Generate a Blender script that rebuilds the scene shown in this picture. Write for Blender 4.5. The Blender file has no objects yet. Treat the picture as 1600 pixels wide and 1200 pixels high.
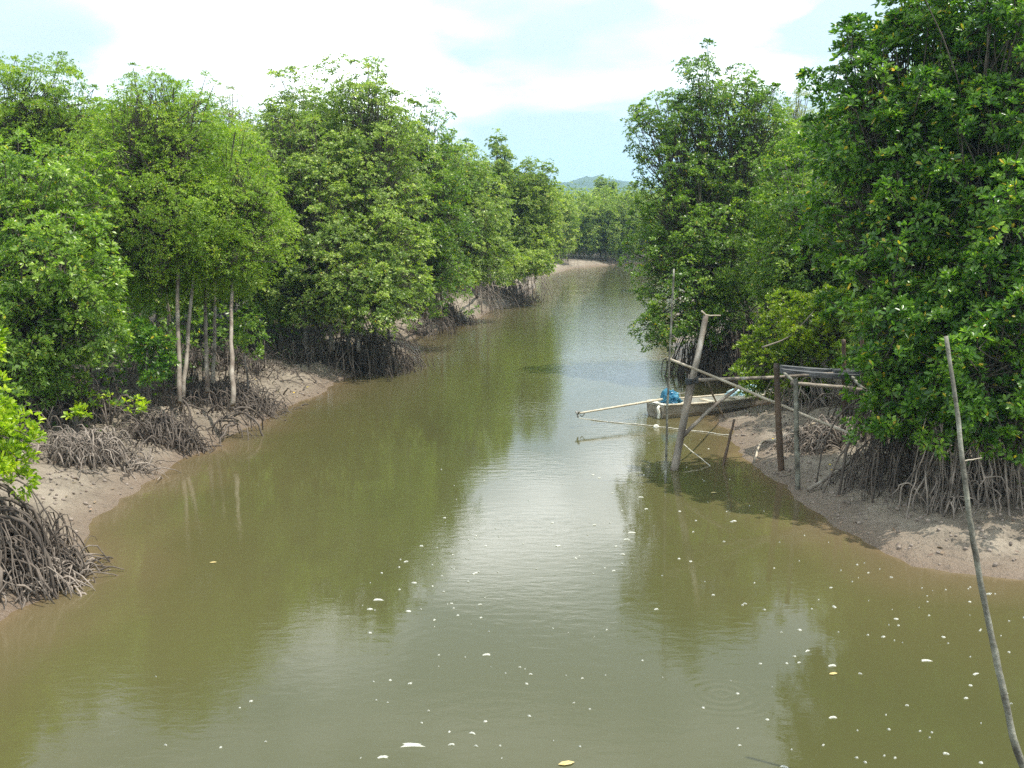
import bpy, math, random
import numpy as np
from mathutils import Vector
R = math.radians
rng = np.random.default_rng(7); random.seed(7)
SC = bpy.context.scene; COL = SC.collection

# ------------------------------------------------------------------ camera
CAMZ = 5.0; F = 1715.0; TH = math.atan(260.0 / F)
cd = bpy.data.cameras.new('camera'); cam = bpy.data.objects.new('camera', cd); COL.objects.link(cam)
cam.location = (0, 0, CAMZ); cam.rotation_euler = (math.pi / 2 - TH, 0, 0)
cd.sensor_width = 36; cd.lens = 36 * F / 1600; cd.clip_end = 9000; cd.clip_start = 0.05
SC.camera = cam
# ------------------------------------------------------------------ light
SUN_EL, SUN_AZ = 68, 92          # azimuth from straight ahead (+Y), negative = left
sl = bpy.data.lights.new('sun', 'SUN'); sl.energy = 5.0; sl.angle = R(0.5); sl.color = (1, .95, .86)
sun = bpy.data.objects.new('sun', sl); COL.objects.link(sun)
az = R(SUN_AZ); el = R(SUN_EL)
sdir = Vector((math.sin(az) * math.cos(el), math.cos(az) * math.cos(el), math.sin(el)))
sun.rotation_euler = sdir.to_track_quat('Z', 'Y').to_euler()
w = bpy.data.worlds.new('World'); SC.world = w; w.use_nodes = True
nt = w.node_tree; N = nt.nodes; K = nt.links; N.clear()
def nd(t, N_=None, **kw):
    n = (N_ or N).new(t)
    for k, v in kw.items(): setattr(n, k, v)
    return n
out = nd('ShaderNodeOutputWorld'); bg = nd('ShaderNodeBackground'); bg.inputs[1].default_value = 0.15
sky = nd('ShaderNodeTexSky', sky_type='NISHITA'); sky.sun_disc = False
sky.sun_elevation = el; sky.sun_rotation = az; sky.air_density = 1.0; sky.dust_density = 1.6; sky.ozone_density = 1.0
geo = nd('ShaderNodeTexCoord'); mp = nd('ShaderNodeMapping'); mp.inputs['Scale'].default_value = (1.0, 1.0, 2.6)
mp.inputs['Location'].default_value = (3.1, 0.4, 0.15)
ns = nd('ShaderNodeTexNoise'); ns.inputs['Scale'].default_value = 3.1; ns.inputs['Detail'].default_value = 7; ns.inputs['Roughness'].default_value = .52
ns.inputs['Distortion'].default_value = .35
cr = nd('ShaderNodeValToRGB'); cr.color_ramp.elements[0].position = .41; cr.color_ramp.elements[1].position = .60
ns2 = nd('ShaderNodeTexNoise'); ns2.inputs['Scale'].default_value = 2.2; ns2.inputs['Detail'].default_value = 4
cc = nd('ShaderNodeValToRGB')
cc.color_ramp.elements[0].position = .38; cc.color_ramp.elements[0].color = (5.4, 6.1, 6.4, 1)
cc.color_ramp.elements[1].position = .56; cc.color_ramp.elements[1].color = (25, 24.9, 24.4, 1)
mx = nd('ShaderNodeMixRGB'); thin = nd('ShaderNodeMixRGB'); thin.inputs[0].default_value = .72
thin.inputs[2].default_value = (6.1, 6.8, 6.9, 1)
K.new(geo.outputs['Generated'], mp.inputs[0]); K.new(mp.outputs[0], ns.inputs[0]); K.new(mp.outputs[0], ns2.inputs[0])
K.new(ns.outputs[0], cr.inputs[0]); K.new(ns2.outputs[0], cc.inputs[0])
K.new(sky.outputs[0], thin.inputs[1]); 
sx_ = nd('ShaderNodeSeparateXYZ'); K.new(geo.outputs['Generated'], sx_.inputs[0])
zr = nd('ShaderNodeMapRange'); zr.inputs[1].default_value = .30; zr.inputs[2].default_value = .50; zr.inputs[3].default_value = 1; zr.inputs[4].default_value = .30; K.new(sx_.outputs[2], zr.inputs[0])
zm = nd('ShaderNodeMath', operation='MULTIPLY'); K.new(cr.outputs[0], zm.inputs[0]); K.new(zr.outputs[0], zm.inputs[1]); K.new(zm.outputs[0], mx.inputs[0]); K.new(thin.outputs[0], mx.inputs[1]); K.new(cc.outputs[0], mx.inputs[2])
K.new(mx.outputs[0], bg.inputs[0]); K.new(bg.outputs[0], out.inputs[0])
SC.view_settings.view_transform = 'Standard'; SC.view_settings.look = 'None'; SC.view_settings.gamma = 1
SC.view_settings.exposure = 0.32
cy = SC.cycles; cy.max_bounces = 7; cy.diffuse_bounces = 3; cy.glossy_bounces = 3; cy.transmission_bounces = 4
cy.transparent_max_bounces = 8; cy.volume_bounces = 0; cy.use_denoising = False; cy.caustics_reflective = False; cy.caustics_refractive = False

# ------------------------------------------------------------------ projection helpers (sight lines measured on the photograph)
def ray(px, py):
    a = (px - 800) / F; b = (600 - py) / F
    return np.array([a, math.cos(TH) + b * math.sin(TH), -math.sin(TH) + b * math.cos(TH)])
def G(px, py, z=0.0):             # the point at height z seen at a pixel
    d = ray(px, py); t = (z - CAMZ) / d[2]
    return np.array([d[0] * t, d[1] * t, z])
def D(px, py, dist):              # the point at distance dist (along Y) seen at a pixel
    d = ray(px, py); t = dist / d[1]
    return np.array([d[0] * t, dist, CAMZ + d[2] * t])

# ------------------------------------------------------------------ numpy value noise
_perm = np.random.default_rng(3).random((64, 64, 16))
def vn(x, y, z=0.0):
    x = np.asarray(x, float); y = np.asarray(y, float); z = np.asarray(z, float) + np.zeros_like(x)
    xi = np.floor(x).astype(int); yi = np.floor(y).astype(int); zi = np.floor(z).astype(int)
    fx = x - xi; fy = y - yi; fz = z - zi
    fx = fx * fx * (3 - 2 * fx); fy = fy * fy * (3 - 2 * fy); fz = fz * fz * (3 - 2 * fz)
    r = 0
    for a in (0, 1):
        for b in (0, 1):
            for c in (0, 1):
                r = r + _perm[(xi + a) % 64, (yi + b) % 64, (zi + c) % 16] * (fx if a else 1 - fx) * (fy if b else 1 - fy) * (fz if c else 1 - fz)
    return r * 2 - 1
def fbm(x, y, s, o=4, z=0.0):
    r = 0; a = 1
    for i in range(o): r = r + a * vn(x * s + i * 7.3, y * s - i * 3.1, z); s *= 2.03; a *= .5
    return r

# ------------------------------------------------------------------ object helpers
def tag(o, label=None, cat=None, group=None, kind=None):
    if label: o['label'] = label
    if cat: o['category'] = cat
    if group: o['group'] = group
    if kind: o['kind'] = kind
    return o
def link(name, me, mat=None, parent=None, loc=None):
    o = bpy.data.objects.new(name, me); COL.objects.link(o)
    if me is not None and mat is not None and len(me.materials) == 0: me.materials.append(mat)
    if parent is not None: o.parent = parent
    if loc is not None: o.location = loc
    return o
def empty(name, loc=(0, 0, 0)):
    o = bpy.data.objects.new(name, None); COL.objects.link(o); o.location = loc; o.empty_display_size = .2
    return o
def mesh_np(name, v, loops, starts, totals, smooth=False, attrs=None):
    me = bpy.data.meshes.new(name)
    me.vertices.add(len(v)); me.vertices.foreach_set('co', np.ascontiguousarray(v, dtype=np.float32).ravel())
    me.loops.add(len(loops)); me.loops.foreach_set('vertex_index', np.ascontiguousarray(loops, dtype=np.int32))
    me.polygons.add(len(starts)); me.polygons.foreach_set('loop_start', np.ascontiguousarray(starts, dtype=np.int32))
    me.polygons.foreach_set('loop_total', np.ascontiguousarray(totals, dtype=np.int32))
    if smooth: me.polygons.foreach_set('use_smooth', np.ones(len(starts), dtype=bool))
    for k, (dom, arr) in (attrs or {}).items():
        a = me.attributes.new(k, 'FLOAT', dom); a.data.foreach_set('value', np.ascontiguousarray(arr, dtype=np.float32))
    me.update(calc_edges=True)
    return me
def mesh_list(name, verts, faces, smooth=False):
    me = bpy.data.meshes.new(name); me.from_pydata([tuple(p) for p in verts], [], faces)
    if smooth: me.polygons.foreach_set('use_smooth', np.ones(len(faces), dtype=bool))
    me.update(); return me

class Tubes:
    """collects tapered round tubes along polylines into one mesh"""
    def __init__(s, sides=6): s.v = []; s.f = []; s.n = 0; s.sides = sides
    def add(s, pts, rad, sides=None, knots=0.0, cap=True):
        k = sides or s.sides; P = np.asarray(pts, float); n = len(P)
        rad = np.asarray(rad, float) if np.ndim(rad) else np.full(n, rad)
        if len(rad) == 2 and n > 2: rad = np.linspace(rad[0], rad[1], n)
        if knots: rad = rad * (1 + knots * rng.uniform(-1, 1, n))
        T = np.gradient(P, axis=0); T /= np.linalg.norm(T, axis=1)[:, None] + 1e-9
        ref = np.array([0.31, 0.95, 0.1]) if abs(T[0][1]) < .8 else np.array([1, .1, .05])
        A = np.cross(T, ref); A /= np.linalg.norm(A, axis=1)[:, None] + 1e-9; B = np.cross(T, A)
        a = np.linspace(0, 2 * math.pi, k, endpoint=False)
        ring = P[:, None, :] + rad[:, None, None] * (np.cos(a)[None, :, None] * A[:, None, :] + np.sin(a)[None, :, None] * B[:, None, :])
        b = s.n; s.v.append(ring.reshape(-1, 3)); s.n += n * k
        i = np.arange(n - 1)[:, None] * k; j = np.arange(k)[None, :]; j2 = (j + 1) % k
        s.f.append((np.stack([i + j, i + j2, i + k + j2, i + k + j], -1).reshape(-1, 4) + b))
        if cap:
            if k % 2 == 0:
                for s0 in (0, (n - 1) * k):
                    for q in range(1, k - 2, 2):
                        s.f.append(np.array([[s0, s0 + q, s0 + q + 1, s0 + q + 2]]) + b if s0 else np.array([[q + 2, q + 1, q, 0]]) + b)
        return s
    def mesh(s, name):
        v = np.concatenate(s.v); f = np.concatenate(s.f); m = len(f)
        return mesh_np(name, v, f.ravel(), np.arange(m) * 4, np.full(m, 4), True)
def bez(a, b, c, n=7):
    t = np.linspace(0, 1, n)[:, None]
    return (1 - t) ** 2 * np.asarray(a) + 2 * t * (1 - t) * np.asarray(b) + t * t * np.asarray(c)
def wob(a, b, n=8, amp=.05):
    t = np.linspace(0, 1, n)[:, None]; p = (1 - t) * np.asarray(a, float) + t * np.asarray(b, float)
    q = rng.normal(0, 1, (n, 3)); q = np.cumsum(q, 0); q -= (1 - t) * q[0] + t * q[-1]
    return p + q * amp * .5
def path(pts, n=24, amp=0.0):     # smooth curve through points
    P = np.asarray(pts, float); m = len(P); u = np.linspace(0, m - 1, n); o = []
    for q in u:
        i = min(int(q), m - 2); t = q - i
        p0 = P[max(i - 1, 0)]; p1 = P[i]; p2 = P[i + 1]; p3 = P[min(i + 2, m - 1)]
        o.append(.5 * ((2 * p1) + (-p0 + p2) * t + (2 * p0 - 5 * p1 + 4 * p2 - p3) * t * t + (-p0 + 3 * p1 - 3 * p2 + p3) * t ** 3))
    o = np.array(o)
    if amp: o += rng.normal(0, amp, o.shape)
    return o

# ------------------------------------------------------------------ materials
def mat(name):
    m = bpy.data.materials.new(name); m.use_nodes = True; m.node_tree.nodes.clear(); return m, m.node_tree.nodes, m.node_tree.links
def ramp(N_, cols):
    r = N_.new('ShaderNodeValToRGB'); e = r.color_ramp.elements
    while len(e) < len(cols): e.new(.5)
    for i, (p, c) in enumerate(cols): e[i].position = p; e[i].color = (*c, 1)
    return r
def leaf_mat(name, dark, mid, light, yellow=(.45, .36, .03), ycut=.985, rough=.42, trans=.38, spec=.45):
    m, n, k = mat(name)
    o = n.new('ShaderNodeOutputMaterial'); a = n.new('ShaderNodeAttribute'); a.attribute_name = 'tint'
    b = n.new('ShaderNodeAttribute'); b.attribute_name = 'age'
    r = ramp(n, [(0, dark), (.45, mid), (.93, light), (ycut, light), (min(ycut + .004, 1), yellow)])
    k.new(a.outputs['Fac'], r.inputs[0])
    hs = n.new('ShaderNodeHueSaturation'); mr = n.new('ShaderNodeMapRange')
    mr.inputs[3].default_value = .75; mr.inputs[4].default_value = 1.75; k.new(b.outputs['Fac'], mr.inputs[0])
    mh = n.new('ShaderNodeMapRange'); mh.inputs[3].default_value = .512; mh.inputs[4].default_value = .475; k.new(b.outputs['Fac'], mh.inputs[0])
    k.new(mr.outputs[0], hs.inputs['Value']); k.new(mh.outputs[0], hs.inputs['Hue']); k.new(r.outputs[0], hs.inputs['Color'])
    p = n.new('ShaderNodeBsdfPrincipled'); p.inputs['Roughness'].default_value = rough; p.inputs['Specular IOR Level'].default_value = spec
    k.new(hs.outputs[0], p.inputs['Base Color'])
    t = n.new('ShaderNodeBsdfTranslucent'); mt = n.new('ShaderNodeMixRGB'); mt.blend_type = 'MULTIPLY'; mt.inputs[0].default_value = 1
    mt.inputs[2].default_value = (1.5, 1.75, .55, 1); k.new(hs.outputs[0], mt.inputs[1]); k.new(mt.outputs[0], t.inputs[0])
    ms = n.new('ShaderNodeMixShader'); ms.inputs[0].default_value = trans
    k.new(p.outputs[0], ms.inputs[1]); k.new(t.outputs[0], ms.inputs[2]); k.new(ms.outputs[0], o.inputs[0])
    return m
def simple_mat(name, c1, c2, scale=6, rough=.8, bump=.3, stretch=(1, 1, 1), detail=5, bscale=None, c3=None):
    m, n, k = mat(name); o = n.new('ShaderNodeOutputMaterial'); p = n.new('ShaderNodeBsdfPrincipled'); p.inputs['Roughness'].default_value = rough
    tc = n.new('ShaderNodeTexCoord'); mp_ = n.new('ShaderNodeMapping'); mp_.inputs['Scale'].default_value = stretch
    k.new(tc.outputs['Object'], mp_.inputs[0])
    t = n.new('ShaderNodeTexNoise'); t.inputs['Scale'].default_value = scale; t.inputs['Detail'].default_value = detail
    k.new(mp_.outputs[0], t.inputs[0])
    cols = [(.32, c1), (.62, c2)] + ([(.72, c3)] if c3 else [])
    r = ramp(n, cols); k.new(t.outputs[0], r.inputs[0]); k.new(r.outputs[0], p.inputs['Base Color'])
    t2 = n.new('ShaderNodeTexNoise'); t2.inputs['Scale'].default_value = bscale or scale * 4; t2.inputs['Detail'].default_value = 4; k.new(mp_.outputs[0], t2.inputs[0])
    b = n.new('ShaderNodeBump'); b.inputs['Strength'].default_value = bump; b.inputs['Distance'].default_value = .02
    k.new(t2.outputs[0], b.inputs['Height']); k.new(b.outputs[0], p.inputs['Normal']); k.new(p.outputs[0], o.inputs[0])
    return m
M = {}
M['rhizo'] = leaf_mat('glossy mangrove leaves', (0.048, 0.102, 0.013), (0.090, 0.172, 0.020), (0.178, 0.281, 0.039), rough=.36)
M['silver'] = leaf_mat('grey green mangrove leaves', (0.079, 0.140, 0.026), (0.152, 0.229, 0.046), (0.290, 0.364, 0.099), rough=.40, ycut=.992)
M['fine'] = leaf_mat('small olive leaves', (0.085, 0.16, 0.012), (0.14, 0.235, 0.018), (0.21, 0.31, 0.03), rough=.5, ycut=.99)
M['lime'] = leaf_mat('bright young leaves', (0.116, 0.202, 0.008), (0.197, 0.312, 0.011), (0.348, 0.439, 0.029), rough=.38, ycut=.99)
M['near'] = leaf_mat('broad dark green leaves', (0.032, 0.095, 0.012), (0.07, 0.16, 0.018), (0.15, 0.28, 0.035), rough=.27, ycut=.976)
M['pale'] = leaf_mat('pale grey foliage', (0.112, 0.156, 0.055), (0.185, 0.218, 0.088), (0.277, 0.291, 0.132), rough=.5, ycut=.995)
M['far'] = leaf_mat('distant mangrove leaves', (0.086, 0.146, 0.022), (0.152, 0.224, 0.035), (0.277, 0.343, 0.077), rough=.5, ycut=.99)
M['bark'] = simple_mat('grey mangrove bark', (.09, .075, .06), (.24, .21, .18), 5, .85, .5, (1, 1, .35))
M['twig'] = simple_mat('dark twig bark', (.045, .036, .026), (.12, .10, .075), 5, .85, .3)
M['bark_pale'] = simple_mat('pale trunk bark', (.10, .07, .05), (.30, .26, .21), 4, .85, .5, (1, 1, .5), c3=(.33, .30, .25))
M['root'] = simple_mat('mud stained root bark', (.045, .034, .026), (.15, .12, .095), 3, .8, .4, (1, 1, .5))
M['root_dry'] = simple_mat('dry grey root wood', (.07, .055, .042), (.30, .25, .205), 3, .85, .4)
M['wood'] = simple_mat('weathered grey pole wood', (.10, .078, .06), (.31, .265, .21), 3, .8, .6, (1, 1, .5), c3=(.46, .43, .38))
M['wood_grey'] = simple_mat('silvery pole bark', (.07, .062, .048), (.24, .235, .185), 7, .85, .8, (1, 1, .8), c3=(.36, .36, .30))
M['wood_brown'] = simple_mat('wet brown post', (.055, .035, .022), (.13, .085, .055), 3, .6, .5, (1, 1, .4))
M['wood_pale'] = simple_mat('bleached bamboo', (.34, .28, .20), (.56, .49, .38), 3, .6, .3)
M['board'] = simple_mat('charcoal weathered board', (.035, .037, .04), (.12, .125, .13), 3, .75, .6, (.4, 6, 6))

# ------------------------------------------------------------------ the river outline
Lp = [(0, 975), (60, 938), (100, 905), (128, 880), (148, 850), (150, 822), (180, 790), (225, 762), (272, 735), (300, 712), (332, 700),
      (345, 683), (392, 668), (430, 648), (470, 628), (505, 612), (540, 592), (575, 582), (620, 566), (652, 548), (636, 533), (655, 524), (700, 511),
      (745, 498), (772, 484), (800, 476), (828, 462), (838, 445), (834, 434), (862, 428), (895, 420), (930, 416), (968, 413.5), (1010, 412)]
Rp = [(1700, 912), (1600, 905), (1530, 902), (1470, 892), (1420, 885), (1370, 860), (1335, 838), (1300, 820), (1262, 792), (1240, 772), (1222, 757), (1195, 737),
      (1165, 706), (1142, 676), (1124, 660), (1135, 648), (1185, 640), (1210, 628), (1190, 606), (1130, 590), (1085, 583), (1062, 572), (1050, 556),
      (1052, 535), (1056, 505), (1062, 478), (1068, 450), (1075, 436)]
PL = [G(*p)[:2] for p in Lp]; PR = [G(*p)[:2] for p in Rp]
poly = np.array([[-13, -60], [-10.5, -10], [-8.5, 4], [-7.6, 9]] + PL + [[30, 121], [60, 118], [90, 112], [90, 92], [55, 88], [25, 84]] + PR[::-1] + [[10.5, 11], [13, 4], [16, -10], [20, -60]])
def sdf(x, y):                    # positive on land
    x = np.asarray(x, float).ravel(); y = np.asarray(y, float).ravel(); d = np.full(len(x), 1e18); ins = np.zeros(len(x), bool)
    n = len(poly)
    for i in range(n):
        a = poly[i]; b = poly[(i + 1) % n]; e = b - a; L = e @ e
        t = np.clip(((x - a[0]) * e[0] + (y - a[1]) * e[1]) / L, 0, 1)
        d = np.minimum(d, (x - a[0] - t * e[0]) ** 2 + (y - a[1] - t * e[1]) ** 2)
        c = (a[1] > y) != (b[1] > y)
        if abs(e[1]) > 1e-12: ins ^= c & (x < e[0] * (y - a[1]) / e[1] + a[0])
    d = np.sqrt(d)
    return np.where(ins, -d, d)
def ground(x, y):
    x = np.asarray(x, float); y = np.asarray(y, float)
    d = sdf(x, y).reshape(x.shape)
    near = np.clip(1 - (y - 70) / 60, .25, 1)
    d = d + .05 * fbm(x, y, 3.7, 2) * near
    d = d + .16 * fbm(x, y, .9, 3) * np.clip(y / 20, .4, 1)
    z = np.where(d < 0, np.maximum(d * .35, -1.5), .22 * d)
    z = np.where(d > 0, .82 * (1 - np.exp(-np.maximum(d, 0) / 2.3)) + .015 * np.minimum(d, 60), z)
    amp = np.clip(d / 1.5, 0, 1)
    z = z + amp * (.06 * fbm(x, y, .7, 3) + .075 * fbm(x, y, 2.6, 3) * near)
    hol = vn(x * 5.1, y * 5.1); z = z - .05 * np.clip((hol - .45) * 3, 0, 1) * np.clip((d - .25) * 2, 0, 1)
    return z, d
def gz(x, y): return float(ground(np.array([x]), np.array([y]))[0][0])
def axis(d0, d1, step, far, gr):
    c = list(np.arange(d0, d1, step)); s = step; p = c[-1]
    while p < far: s *= gr; p += s; c.append(p)
    return c
xs = axis(0, 15, .13, 2400, 1.07); xs = np.array([-v for v in xs[:0:-1]] + xs)
ys_f = axis(8, 46, .13, 2400, 1.025); ys = np.array(sorted([8 - v for v in axis(.3, 5, .5, 900, 1.2)] + ys_f))
X, Y = np.meshgrid(xs, ys); Z, Dd = ground(X, Y)
def grid_mesh(name, X, Y, Z, attrs, keep=None):
    h, w_ = X.shape; idx = np.arange(h * w_).reshape(h, w_)
    f = np.stack([idx[:-1, :-1], idx[:-1, 1:], idx[1:, 1:], idx[1:, :-1]], -1).reshape(-1, 4)
    return mesh_np(name, np.stack([X, Y, Z], -1).reshape(-1, 3), f.ravel(), np.arange(len(f)) * 4, np.full(len(f), 4), True,
                   {k: ('POINT', v.ravel()) for k, v in attrs.items()})
m, n, k = mat('river mud')
o = n.new('ShaderNodeOutputMaterial'); p = n.new('ShaderNodeBsdfPrincipled'); tc = n.new('ShaderNodeTexCoord')
at = n.new('ShaderNodeAttribute'); at.attribute_name = 'inland'
t1 = n.new('ShaderNodeTexNoise'); t1.inputs['Scale'].default_value = 1.4; t1.inputs['Detail'].default_value = 8; t1.inputs['Roughness'].default_value = .6
t2 = n.new('ShaderNodeTexNoise'); t2.inputs['Scale'].default_value = 9; t2.inputs['Detail'].default_value = 6; t2.inputs['Roughness'].default_value = .65
for t in (t1, t2): k.new(tc.outputs['Object'], t.inputs[0])
r1 = ramp(n, [(.36, (.185, .15, .11)), (.5, (.275, .228, .170)), (.66, (.35, .295, .225))]); k.new(t1.outputs[0], r1.inputs[0])
wet = ramp(n, [(0, (.19, .135, .085)), (.12, (.27, .20, .15)), (.3, (1, 1, 1))])
mr = n.new('ShaderNodeMapRange'); mr.inputs[1].default_value = 0; mr.inputs[2].default_value = 2.2; k.new(at.outputs['Fac'], mr.inputs[0])
wf = ramp(n, [(0, (1, 1, 1)), (.1, (.8, .8, .8)), (.38, (0, 0, 0))]); k.new(mr.outputs[0], wf.inputs[0])
mxw = n.new('ShaderNodeMixRGB'); k.new(wf.outputs[0], mxw.inputs[0]); k.new(r1.outputs[0], mxw.inputs[1]); mxw.inputs[2].default_value = (.21, .155, .11, 1)
# dark leaf litter and crab burrows, denser inland
r2 = ramp(n, [(.0, (1, 1, 1)), (.38, (1, 1, 1)), (.46, (0, 0, 0))]); k.new(t2.outputs[0], r2.inputs[0])
mi = n.new('ShaderNodeMapRange'); mi.inputs[1].default_value = .5; mi.inputs[2].default_value = 5; mi.inputs[3].default_value = .35; mi.inputs[4].default_value = 1; k.new(at.outputs['Fac'], mi.inputs[0])
mm = n.new('ShaderNodeMath'); mm.operation = 'MULTIPLY'; k.new(r2.outputs[0], mm.inputs[0]); k.new(mi.outputs[0], mm.inputs[1])
mxl = n.new('ShaderNodeMixRGB'); k.new(mm.outputs[0], mxl.inputs[0]); k.new(mxw.outputs[0], mxl.inputs[1]); mxl.inputs[2].default_value = (.085, .068, .052, 1)
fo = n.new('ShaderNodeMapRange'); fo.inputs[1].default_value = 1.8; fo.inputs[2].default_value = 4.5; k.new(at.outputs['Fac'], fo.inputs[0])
mxf = n.new('ShaderNodeMixRGB'); k.new(fo.outputs[0], mxf.inputs[0]); k.new(mxl.outputs[0], mxf.inputs[1]); mxf.inputs[2].default_value = (.055, .045, .030, 1)  # dark litter floor under the trees, canopy shade also put into its colour
k.new(mxf.outputs[0], p.inputs['Base Color'])
rr = n.new('ShaderNodeMapRange'); rr.inputs[1].default_value = 0; rr.inputs[2].default_value = 1.2; rr.inputs[3].default_value = .38; rr.inputs[4].default_value = .8; k.new(at.outputs['Fac'], rr.inputs[0]); k.new(rr.outputs[0], p.inputs['Roughness'])
bp = n.new('ShaderNodeBump'); bp.inputs['Strength'].default_value = 1; bp.inputs['Distance'].default_value = .12
k.new(t2.outputs[0], bp.inputs['Height']); k.new(bp.outputs[0], p.inputs['Normal']); k.new(p.outputs[0], o.inputs[0])
M['mud'] = m
tag(link('ground', grid_mesh('ground', X, Y, Z, {'inland': Dd}), M['mud']), kind='structure')

# ------------------------------------------------------------------ water
wx = np.concatenate([np.arange(-14, -8, .5), np.arange(-8, 12, .2), np.arange(12, 16, .5), np.arange(16, 95, 2.5)])
wy = np.concatenate([np.arange(-58, 8, 3), np.arange(8, 60, .2), np.arange(60, 126, .8)])
WX, WY = np.meshgrid(wx, wy); wd = -sdf(WX, WY).reshape(WX.shape)
wd = wd - .16 * fbm(WX, WY, .9, 3) * np.clip(WY / 20, .4, 1)
m, n, k = mat('muddy river water')
o = n.new('ShaderNodeOutputMaterial'); p = n.new('ShaderNodeBsdfPrincipled'); tc = n.new('ShaderNodeTexCoord')
at = n.new('ShaderNodeAttribute'); at.attribute_name = 'offshore'
tn = n.new('ShaderNodeTexNoise'); tn.inputs['Scale'].default_value = .35; tn.inputs['Detail'].default_value = 3; k.new(tc.outputs['Object'], tn.inputs[0])
ad = n.new('ShaderNodeMath'); ad.operation = 'MULTIPLY_ADD'; ad.inputs[1].default_value = 1.6; k.new(tn.outputs[0], ad.inputs[0]); k.new(at.outputs['Fac'], ad.inputs[2])
mr = n.new('ShaderNodeMapRange'); mr.inputs[1].default_value = .6; mr.inputs[2].default_value = 5.5; k.new(ad.outputs[0], mr.inputs[0])
r = ramp(n, [(0, (.17, .12, .068)), (.10, (.120, .094, .048)), (.35, (.086, .079, .032)), (1, (.066, .067, .026))]); k.new(mr.outputs[0], r.inputs[0])
k.new(r.outputs[0], p.inputs['Base Color']); p.inputs['IOR'].default_value = 1.33; p.inputs['Roughness'].default_value = .0
mp1 = n.new('ShaderNodeMapping'); mp1.inputs['Scale'].default_value = (1, 1.9, 1); k.new(tc.outputs['Object'], mp1.inputs[0])
n1 = n.new('ShaderNodeTexNoise'); n1.inputs['Scale'].default_value = 3.2; n1.inputs['Detail'].default_value = 5; n1.inputs['Roughness'].default_value = .55; n1.inputs['Distortion'].default_value = .4; k.new(mp1.outputs[0], n1.inputs[0])
n2 = n.new('ShaderNodeTexNoise'); n2.inputs['Scale'].default_value = .22; n2.inputs['Detail'].default_value = 2; k.new(tc.outputs['Object'], n2.inputs[0])
rz = ramp(n, [(.40, (.25, .25, .25)), (.62, (1, 1, 1))]); k.new(n2.outputs[0], rz.inputs[0])
ml = n.new('ShaderNodeMath'); ml.operation = 'MULTIPLY'; k.new(n1.outputs[0], ml.inputs[0])
sy = n.new('ShaderNodeSeparateXYZ'); k.new(tc.outputs['Object'], sy.inputs[0])      # the breeze ruffles the open reach near the bend
by = n.new('ShaderNodeMapRange'); by.inputs[1].default_value = 24; by.inputs[2].default_value = 55; by.inputs[3].default_value = 0; by.inputs[4].default_value = 2.2; k.new(sy.outputs[1], by.inputs[0])
ba = n.new('ShaderNodeMath'); ba.operation = 'ADD'; k.new(by.outputs[0], ba.inputs[0]); k.new(rz.outputs[0], ba.inputs[1]); k.new(ba.outputs[0], ml.inputs[1])
acc = ml
for (px, py, wl, rad, amp_) in ((1128, 1085, .13, .7, .10), (700, 1010, .22, 1.3, .05), (960, 1000, .25, 1.8, .05), (1060, 640, .3, 1.6, .12)):
    c = G(px, py)
    ds = n.new('ShaderNodeVectorMath'); ds.operation = 'DISTANCE'; ds.inputs[1].default_value = tuple(c); k.new(tc.outputs['Object'], ds.inputs[0])
    s = n.new('ShaderNodeMath'); s.operation = 'MULTIPLY'; s.inputs[1].default_value = 2 * math.pi / wl; k.new(ds.outputs['Value'], s.inputs[0])
    s2 = n.new('ShaderNodeMath'); s2.operation = 'SINE'; k.new(s.outputs[0], s2.inputs[0])
    e = n.new('ShaderNodeMapRange'); e.interpolation_type = 'SMOOTHSTEP'; e.inputs[1].default_value = rad; e.inputs[2].default_value = rad * .2; e.inputs[3].default_value = 0; e.inputs[4].default_value = amp_; k.new(ds.outputs['Value'], e.inputs[0])
    q = n.new('ShaderNodeMath'); q.operation = 'MULTIPLY_ADD'; k.new(s2.outputs[0], q.inputs[0]); k.new(e.outputs[0], q.inputs[1]); k.new(acc.outputs[0], q.inputs[2]); acc = q
bp = n.new('ShaderNodeBump'); bp.inputs['Strength'].default_value = .6; bp.inputs['Distance'].default_value = .007
k.new(acc.outputs[0], bp.inputs['Height']); k.new(bp.outputs[0], p.inputs['Normal']); k.new(p.outputs[0], o.inputs[0])
M['water'] = m
tag(link('river_water', grid_mesh('river_water', WX, WY, np.zeros_like(WX), {'offshore': wd}), M['water']), kind='structure')

# ------------------------------------------------------------------ hills
m = simple_mat('forested hillside', (.03, .06, .02), (.06, .10, .035), .02, 1, 0)
M['hill'] = m
hx = np.linspace(-400, 900, 430); hy = np.linspace(1250, 1900, 160); HX, HY = np.meshgrid(hx, hy)
def prof(x):  # crest height by x at 1500 m
    pts = [(-600, 20), (-200, 30), (40, 45), (70, 52), (95, 59), (130, 59), (150, 56), (170, 46), (185, 44), (215, 66), (260, 82), (330, 112), (420, 135), (560, 150), (900, 110), (1500, 60)]
    return np.interp(x, [a for a, b in pts], [b for a, b in pts])
HZ = prof(HX) * np.exp(-((HY - 1500) / 190.0) ** 2) - 5 + 5 * fbm(HX, HY, .02, 3) + 2.5 * np.abs(vn(HX * .11, HY * .11)) + 1.4 * vn(HX * .3, HY * .3) * np.exp(-((HY - 1500) / 250.0) ** 2)
tag(link('hills', grid_mesh('hills', HX, HY, HZ, {}), M['hill']), kind='structure')

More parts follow.
